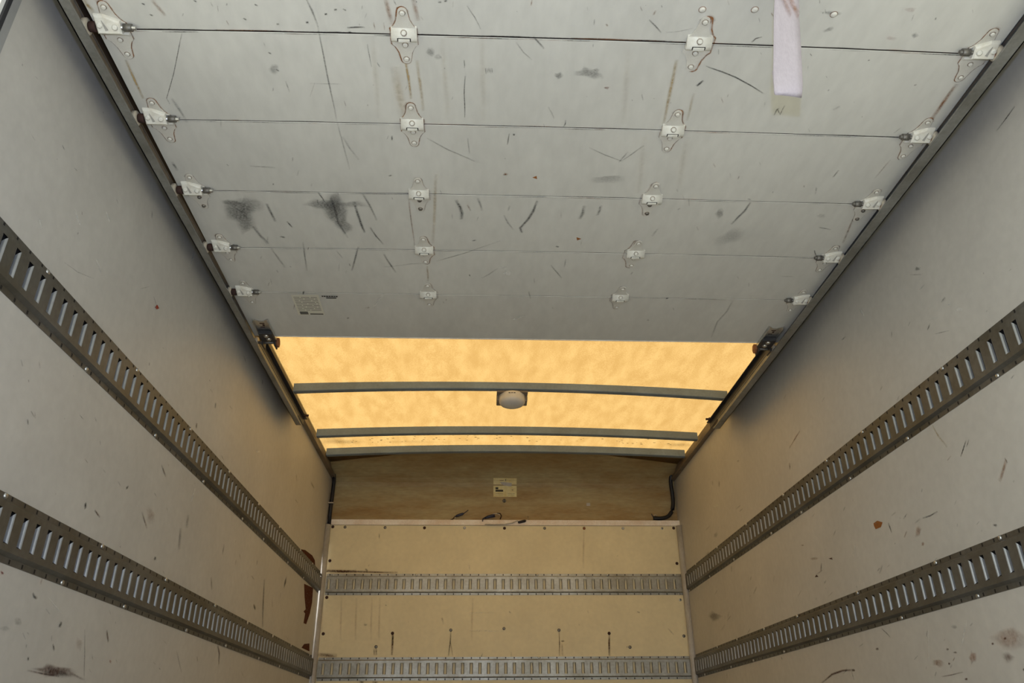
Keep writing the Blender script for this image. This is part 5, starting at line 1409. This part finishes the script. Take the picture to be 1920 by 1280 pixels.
def housing_mesh(s):
    """s = -1: the roller sits towards -x"""
    mb = MB()
    tip = [(x, -y) for x, y in OUT if y >= .0205]
    plate(mb, tip, -.0024, -.0002, M['leaf'])
    # folded sheet cover: it rises from the tip to the knuckle; its inboard edge slants
    sx = 1 if s < 0 else -1
    base = [(-.031, .003, -.001), (.021, .003, -.001), (.021, -.030, -.001), (-.010, -.045, -.001), (-.031, -.045, -.001)]
    mid = [(-.031, -.006, -.020), (.021, -.006, -.020), (.021, -.030, -.0085), (-.010, -.044, -.0050), (-.031, -.044, -.0050)]
    top = [(-.028, -.010, -.0225), (.018, -.010, -.0225), (.018, -.028, -.0125), (-.009, -.040, -.0085), (-.028, -.040, -.0085)]
    A = [mb.vert((sx * x, y, z)) for x, y, z in base]
    B = [mb.vert((sx * x, y, z)) for x, y, z in mid]
    Cc = [mb.vert((sx * x, y, z)) for x, y, z in top]
    for k in range(5):
        j = (k + 1) % 5
        mb.face((A[k], A[j], B[j], B[k]), M['hinge'])
        mb.face((B[k], B[j], Cc[j], Cc[k]), M['hinge'])
    mb.face((Cc[0], Cc[1], Cc[2]), M['hinge']); mb.face((Cc[0], Cc[2], Cc[3], Cc[4]), M['hinge'])
    # shade of the fold next to the outer bolt, painted as a quad
    mb.quad([(sx * -.0165, -.034, -.0114), (sx * -.0150, -.035, -.0110), (sx * -.005, -.016, -.0199), (sx * -.012, -.014, -.0209)], M['fold_shade'])
    # rolled knuckle of the front leaf
    mb.box(-.029, .029, .0025, .0060, -.0085, -.002, M['leaf'], .001)
    # barrel along the joint
    mb.lathe([(.0042, -.030), (.0042, .030)], (0, .0045, -.0050), 'x', M['leaf'], 10)
    return mb
fl, rl = hinge_parts()
me_front = fl; me_rear = rl
h_src = {}
def make_hinge(x, y, k):
    z = door_z(x, y)
    dark = (k == 2)
    if not h_src:
        root = me_rear.build('hinge', door, dloc(x, y, z))
        leaf = me_front.build('leaf', root, (0, .004, 0))
        b1 = bolt_mesh(M['leaf']).build('bolt', root, (0, -.063, -.0024))
        b2 = bolt_mesh(M['bolt_dark']).build('bolt', root, (0, -.063, -.0024))
        h_src.update(root=root, leaf=leaf, w=b1, d=b2)
        bolts0 = b1; COL.objects.unlink(b2); b2.parent = None
        rr0 = root
    else:
        rr0 = dup(h_src['root'], door, dloc(x, y, z))
        dup(h_src['leaf'], rr0, (0, .004, 0))
        dup(h_src['w'], rr0, (0, -.063, -.0024))
    src = h_src['d'] if dark else h_src['w']
    dup(src, rr0, (0, .025, -.0022))
    dup(src, rr0, (0, .066, -.0022))
    b = dup(h_src['w'], rr0, (0, -.014, -.0085))
    b.rotation_euler = (-.6, 0, 0)
    return rr0
r_src = {}
def make_roller_hinge(x, y, k, s, wheelx):
    z = door_z(x, y)
    key = s
    if key not in r_src:
        root = housing_mesh(s).build('roller_hinge', door, dloc(x, y, z))
        mb = MB(); mb.v = []; 
        # front leaf, cut where it would pass the door edge
        cut = (edge_l(y) + .004 - x) if s < 0 else (edge_r(y) - .004 - x)
        pts = [((max(px, cut) if s < 0 else min(px, cut)), py) for px, py in OUT]
        plate(mb, pts, -.0022, -.0002, M['leaf'])
        leaf = mb.build('leaf', root, (0, .004, 0))
        mb = MB()
        mb.lathe([(.0048, -.048 if s < 0 else -.052), (.0048, .046 if s > 0 else .052)], (0, 0, 0), 'x', M['steel'] if s < 0 else M['bolt_dark'], 12)
        sx = s * .040
        mb.lathe([(.011, sx - .008), (.012, sx - .004), (.012, sx + .004), (.011, sx + .008)], (0, 0, 0), 'x', M['darkrust'] if s < 0 else M['rust'], 14)
        xi_ = -s * .036
        mb.lathe([(.0085, xi_ - .010), (.0085, xi_ + .008)], (0, 0, 0), 'x', M['bolt_dark'], 12)
        shaft = mb.build('shaft', root, (0, -.016, -.010))
        mb = MB()
        w = .0065
        mb.lathe([(.008, -w), (.016, -w), (.0188, -w + .002), (.0188, w - .002), (.016, w), (.008, w)], (0, 0, 0), 'x', M['nylon'], 24)
        mb.lathe([(.0105, -s * (w + .001) - .0005), (.0105, -s * (w + .001) + .0005)], (0, 0, 0), 'x', M['rust'] if s > 0 else M['bolt_dark'], 16)
        wheel = tag(mb.build('roller', root, (wheelx - x, -.016, -.010)), 'cream plastic roller wheel')
        bt = bolt_mesh(M['hinge'], .0062, False).build('bolt', root, (-s * .010, -.021, -.0158)); bt.rotation_euler = (-.5, 0, 0)
        sb = bolt_mesh(M['leaf'], .0052).build('bolt', root, (0, -.063, -.0024))
        sd = bolt_mesh(M['bolt_dark'], .0052).build('bolt', root, (0, .066, -.0022))
        COL.objects.unlink(sd); sd.parent = None
        r_src[key] = dict(root=root, leaf=leaf, shaft=shaft, wheel=wheel, bt=bt, sb=sb, sd=sd)
        rr0 = root
    else:
        S_ = r_src[key]
        rr0 = dup(S_['root'], door, dloc(x, y, z))
        dup(S_['leaf'], rr0, (0, .004, 0)); dup(S_['shaft'], rr0, (0, -.016, -.010))
        dup(S_['wheel'], rr0, (wheelx - x, -.016, -.010))
        dup(S_['bt'], rr0, (-s * .010, -.021, -.0158)); dup(S_['sb'], rr0, (0, -.063, -.0024))
    S_ = r_src[key]
    b = dup(S_['bt'], rr0, (s * .022, -.024, -.0143))
    src = S_['sd'] if k == 2 else S_['sb']
    dup(src, rr0, (0, .025, -.0022)); dup(src, rr0, (0, .066, -.0022))
    return rr0
for k, y in enumerate(SEAMS):
    make_roller_hinge(HX['l'], y + .002, k, -1, -1.0525)
    make_hinge([-.359, -.360, -.361, -.362, -.363][k], y + .002, k)
    make_hinge([.313, .317, .321, .326, .322][k], y + .002, k)
    make_roller_hinge(HX['r'], y + .002, k, 1, 1.004)

# --- top roller brackets on the front edge of the door
for s, xc, wx in ((-1, -1.000, -1.0525), (1, .960, 1.004)):
    mb = MB()
    x0, x1 = xc - .029, xc + .029
    # channel of bright plate: floor with a scooped rear edge and two side flanges
    rear = [(x0, 2.585), (x0 + .012, 2.592), (xc - .008, 2.602), (xc + .008, 2.602), (x1 - .012, 2.592), (x1, 2.585)]
    mb.prism(rear + [(x1, 2.745), (x0, 2.745)], 'z', ZD - .004, ZD - .0012, M['steel'])
    for xx in (x0, x1 - .003):
        mb.box(xx, xx + .003, 2.588, 2.745, ZD - .014, ZD - .004, M['steel'])
    for (bx, by, bw, bh) in ((0, 2.616, .018, .006), (.003, 2.630, .008, .012), (-.004, 2.645, .016, .005)):
        mb.box(xc + bx - bw / 2, xc + bx + bw / 2, by - bh / 2, by + bh / 2, ZD - .0046, ZD - .004, M['darkrust'])
    root = tag(mb.build('top_bracket', door), 'bright metal bracket with a black block on the front edge'); root.location = (0, -DOOR0, -ZD)
    mb = MB()
    mb.box(xc - .026, xc + .027, 2.668, 2.735, ZD - .022, ZD - .0045, M['black'], .003)
    mb.box(xc - .026, xc - .020, 2.730, 2.775, ZD - .036, ZD + .004, M['black'], .002)
    mb.box(xc + .021, xc + .027, 2.730, 2.775, ZD - .036, ZD + .004, M['black'], .002)
    mb.build('block', root)
    mb = MB()
    hub = xc - s * .030
    mb.lathe([(.019, hub - .004), (.019, hub + .004)], (0, 2.756, ZD - .014), 'x', M['rust'], 18)
    mb.lathe([(.006, min(hub, wx) ), (.006, max(hub, wx))], (0, 2.756, ZD - .014), 'x', M['bolt_dark'], 12)
    mb.build('shaft', root)
    mb = MB()
    mb.lathe([(.008, -.0065), (.016, -.0065), (.0188, -.0045), (.0188, .0045), (.016, .0065), (.008, .0065)], (wx, 2.756, ZD - .011), 'x', M['nylon'], 24)
    tag(mb.build('roller', root), 'cream plastic roller wheel')
    for by, bx in ((2.685, .002), (2.712, .006)):
        bolt_mesh(M['steel'], .0085).build('bolt', root, (xc - s * bx, by, ZD - .022))

# --- instruction sticker and the printed line beside it
mb = MB()
zt = ZD - .0014
sk = [(-.849, 2.405), (-.752, 2.402), (-.754, 2.548), (-.851, 2.551)]
mb.quad([(x, y, zt) for x, y in sk], M['sticker'])
rs = random.Random(3)
for k in range(9):
    y = 2.419 + k * .0115
    x = -.843
    while x < -.764:
        w = rs.uniform(.014, .045)
        mb.quad([(x, y, zt - .0004), (min(x + w, -.760), y, zt - .0004), (min(x + w, -.760), y + .0034, zt - .0004), (x, y + .0034, zt - .0004)], M['ink'])
        x += w + .004
for k in range(5):
    mb.quad([(-.842, 2.524 + k * .0045, zt - .0004), (-.812, 2.524 + k * .0045, zt - .0004), (-.812, 2.5275 + k * .0045, zt - .0004), (-.842, 2.5275 + k * .0045, zt - .0004)], M['inkblack'])
mb.quad([(-.806, 2.538, zt - .0004), (-.758, 2.538, zt - .0004), (-.758, 2.545, zt - .0004), (-.806, 2.545, zt - .0004)], M['inkblack'])
o = tag(mb.build('instruction_label', door, fix=False), 'small pale sticker printed with fine dark lines'); o.location = (0, -DOOR0, -ZD)
mb = MB()
x = -.742
while x < -.684:
    w = rs.uniform(.003, .008)
    mb.quad([(x, 2.408, zt), (x + w, 2.408, zt), (x + w, 2.416, zt), (x, 2.416, zt)], M['inkblack'])
    x += w + .0018
mb.quad([(-.728, 2.420, zt), (-.692, 2.420, zt), (-.692, 2.427, zt), (-.728, 2.427, zt)], M['inkblack'])
o = tag(mb.build('serial_print', door, fix=False), 'tiny black printed line'); o.location = (0, -DOOR0, -ZD)

# ---------------------------------------------------------------- pull strap
mb = MB()
cl = [(.455, 1.045, 2.058), (.448, 1.052, 2.035), (.4345, 1.058, 1.99), (.424, 1.060, 1.93), (.412, 1.0605, 1.85), (.402, 1.060, 1.79), (.395, 1.058, 1.745), (.393, 1.060, 1.728), (.394, 1.0655, 1.722), (.395, 1.0705, 1.730), (.398, 1.070, 1.75), (.402, 1.067, 1.79)]
rows = []
for i, (x, y, z) in enumerate(cl):
    hw = .0265
    tw = .004 * math.sin(i * .9)
    cs_ = [(-1, 0), (-.5, -.001), (0, -.0013), (.5, -.001), (1, 0)]
    fr = [mb.vert((x + a * hw, y + b + tw * a, z - .004 * a * 0 + .0)) for a, b in cs_]
    bk = [mb.vert((x + a * hw, y + b + tw * a + .0016, z)) for a, b in cs_]
    rows.append((fr, bk))
for (f0, b0), (f1, b1) in zip(rows, rows[1:]):
    for k in range(4):
        mb.face((f0[k], f0[k + 1], f1[k + 1], f1[k]), M['strap'], True)
        mb.face((b0[k], b1[k], b1[k + 1], b0[k + 1]), M['strap'], True)
    mb.face((f0[0], f1[0], b1[0], b0[0]), M['strap']); mb.face((f0[4], b0[4], b1[4], f1[4]), M['strap'])
mb.face(rows[0][0] + rows[0][1][::-1], M['strap']); mb.face(rows[-1][0] + rows[-1][1][::-1], M['strap'])
# rust-coloured stain across the upper part
def strap_pt(i, a, e=.0022):
    x, y, z = cl[i]
    return (x + a * .0265, y - .0012 - e + .004 * math.sin(i * .9) * a, z)
for (i0, a0, i1, a1, w) in ((2, .0, 3, .9, .5), (2, -.6, 3, .3, .35)):
    p0, p1 = Vector(strap_pt(i0, a0)), Vector(strap_pt(i1, a1))
    r_ = []
    for t in (0, .33, .66, 1):
        c_ = p0.lerp(p1, t)
        r_.append([mb.vert(c_ + Vector((-.006, 0, -.012))), mb.vert(c_, w * (.4 if t in (0, 1) else 1)), mb.vert(c_ + Vector((.006, 0, .012)))])
    for A_, B_ in zip(r_, r_[1:]):
        for q in (0, 1):
            mb.face((A_[q], A_[q + 1], B_[q + 1], B_[q]), MK['r'])
tag(mb.build('pull_strap'), 'pale lilac webbing pull strap hanging from the open door', 'strap')

# ---------------------------------------------------------------- label on the front band
lab = MB()
lx0, lx1, lz0, lz1 = -.074, .079, 2.0705, 2.1880
def on_band(u, v, e):
    z = lz1 - (lz1 - lz0) * v
    dz = .002
    ny, nz = -1.0, (band_y(z + dz) - band_y(z - dz)) / (2 * dz)     # outward normal of the curve
    k = math.hypot(ny, nz)
    return (lx0 + (lx1 - lx0) * u, band_y(z) + ny / k * e, z + nz / k * e)
def lr(u0, u1, v0, v1, m, e=.0022, n=1):
    A = [[lab.vert(on_band(u, v0 + (v1 - v0) * i / n, e)) for u in (u0, u1)] for i in range(n + 1)]
    for p_, q_ in zip(A, A[1:]):
        lab.face((p_[0], p_[1], q_[1], q_[0]), m)
lr(0, 1, 0, 1, M['paper'], .0014, 12)
lr(0, 1, 0, 1, M['paper'], .0004, 12)
for u in (0, 1):
    for i in range(12):
        lab.quad([on_band(u, i / 12, .0004), on_band(u, (i + 1) / 12, .0004), on_band(u, (i + 1) / 12, .0014), on_band(u, i / 12, .0014)], M['paper'])
lr(.09, .21, .46, .57, M['inkblack']); lr(.09, .42, .60, .71, M['inkblack']); lr(.27, .44, .09, .11, M['ink']); lr(.51, .54, .03, .12, M['ink'])
for k, (a, b) in enumerate(((.09, .42), (.62, .92))):
    lr(a, b, .83, .845, M['ink']); lr(a, b, .92, .93, M['ink'])
lr(.79, .86, .60, .63, M['ink'])
pu = [(.27, .18), (.45, .17), (.79, .22), (.78, .40), (.66, .40), (.44, .34), (.36, .28)]
lab.face([lab.vert(on_band(u, v, .0030)) for u, v in pu], M['patch'])
tag(lab.build('warning_label', fix=False), 'yellowed paper label with torn grey patch on the brown front band', 'label')
mb = MB()
mb.lathe([(.012, 0), (.012, -.002), (.007, -.004)], (0, 0, 0), 'y', M['bolt_dark'], 12)
mb.box(-.002, .002, -.006, -.003, -.012, .008, M['dark'])
mb.build('rivet', wall_up, (-.003, L + .0335, 2.044))
mb = MB()
mb.box(-.012, .012, -.001, .001, -.010, .010, M['patch'])
mb.build('patch', wall_up, (.548, L + .033, 2.022))

# ---------------------------------------------------------------- cables and wires at the front
cb = tag(empty('power_cable', (-1.108, L - .012, 1.91)), 'black cable running down the left front corner above the post', 'cable')
mb = MB()
mb.tube([(-1.112, L - .02, 2.20), (-1.108, L - .018, 2.15), (-1.110, L - .016, 2.06), (-1.113, L - .018, 1.98), (-1.112, L - .018, 1.872)], .012, M['cable'], 10)
o = mb.build('sheath', cb); o.location = -cb.location
mb = MB()
mb.box(-1.1285, -1.096, L - .034, L - .002, 2.005, 2.012, M['wirewhite'], .001)
o = tag(mb.build('clip', cb), 'pale plastic clip'); o.location = -cb.location

cb = tag(empty('power_cable', (1.10, L + .01, 1.91)), 'black cable curling onto the trim strip in the right front corner', 'cable')
mb = MB()
pts = [(1.106, L - .012, 2.22), (1.100, L + .0, 2.17), (1.104, L + .006, 2.10), (1.106, L + .012, 2.05), (1.102, L + .014, 2.01), (1.090, L + .014, 1.972), (1.065, L + .012, 1.942), (1.035, L + .010, 1.929), (1.000, L + .010, 1.925), (.965, L + .012, 1.928)]
sm = []
for a, b, c, d in zip([pts[0]] + pts[:-2], pts[:-1], pts[1:], pts[2:] + [pts[-1]]):
    for t in (0, .33, .66):
        sm.append(tuple(.5 * (2 * b[k] + (c[k] - a[k]) * t + (2 * a[k] - 5 * b[k] + 4 * c[k] - d[k]) * t * t + (3 * b[k] - a[k] - 3 * c[k] + d[k]) * t ** 3) for k in range(3)))
mb.tube(sm + [pts[-1]], .0125, M['cable'], 10)
o = mb.build('sheath', cb); o.location = -cb.location
mb = MB()
mb.tube([(.968, L + .012, 1.932), (.975, L + .006, 1.948), (.99, L + .008, 1.944)], .003, M['wirewhite'], 6)
mb.tube([(.968, L + .010, 1.930), (.958, L + .008, 1.945), (.955, L + .01, 1.955)], .0025, M['wire'], 6)
o = mb.build('wire', cb); o.location = -cb.location

def wire(name, label, strands, conns):
    root = tag(empty(name, strands[0][0][0]), label, 'wire', 'loose wires over the front panel')
    for pts, r, m in strands:
        mb = MB()
        mb.tube(pts, r, M[m], 8)
        o = mb.build('strand', root); o.location = -root.location
    for a, b, r, m in conns:
        mb = MB()
        a_, b_ = Vector(a), Vector(b)
        mb.tube([a_, a_.lerp(b_, .15), a_.lerp(b_, .85), b_], [r * .6, r, r, r * .6], M[m], 10)
        o = mb.build('connector', root); o.location = -root.location
yw = L + .018
wire('loose_wire', 'blue wire with a splice left of centre over the front panel', [([(-.352, yw, 1.912), (-.335, yw, 1.918), (-.318, yw, 1.938)], .0035, 'darkrust'), ([(-.268, yw, 1.953), (-.250, yw, 1.966), (-.236, yw, 1.978)], .0026, 'wire'), ([(-.318, yw - .01, 1.912), (-.322, yw - .012, 1.926), (-.316, yw - .006, 1.940)], .0022, 'wirewhite')], [((-.318, yw, 1.936), (-.265, yw, 1.955), .0078, 'wire')])
wire('loose_wire', 'blue wires crossing the trim strip below the yellow label', [([(-.143, L - .010, 1.898), (-.142, L - .010, 1.912), (-.125, yw, 1.930), (-.08, yw, 1.946)], .0045, 'wire'), ([(-.13, yw - .004, 1.922), (-.10, yw, 1.930), (-.062, yw, 1.936)], .0040, 'wire'), ([(-.085, yw, 1.948), (-.062, yw, 1.955), (-.045, yw, 1.954), (-.032, yw, 1.944)], .0030, 'wirewhite'), ([(-.05, yw, 1.957), (-.030, yw, 1.956), (-.022, yw, 1.940), (-.030, yw, 1.918)], .0035, 'darkrust')], [((-.120, yw, 1.930), (-.066, yw, 1.946), .0085, 'wire')])
wire('loose_wire', 'white wire sagging over the trim strip into a black plug', [([(-.128, L - .012, 1.878), (-.07, L - .014, 1.8765), (.0, L - .014, 1.878), (.045, L - .014, 1.8865), (.080, L - .012, 1.903), (.092, L - .012, 1.893)], .0034, 'wirewhite'), ([(.135, L - .006, 1.903), (.148, yw - .01, 1.915), (.150, yw, 1.938)], .0030, 'wirewhite')], [((.083, L - .014, 1.890), (.134, L - .012, 1.902), .0085, 'cable')])
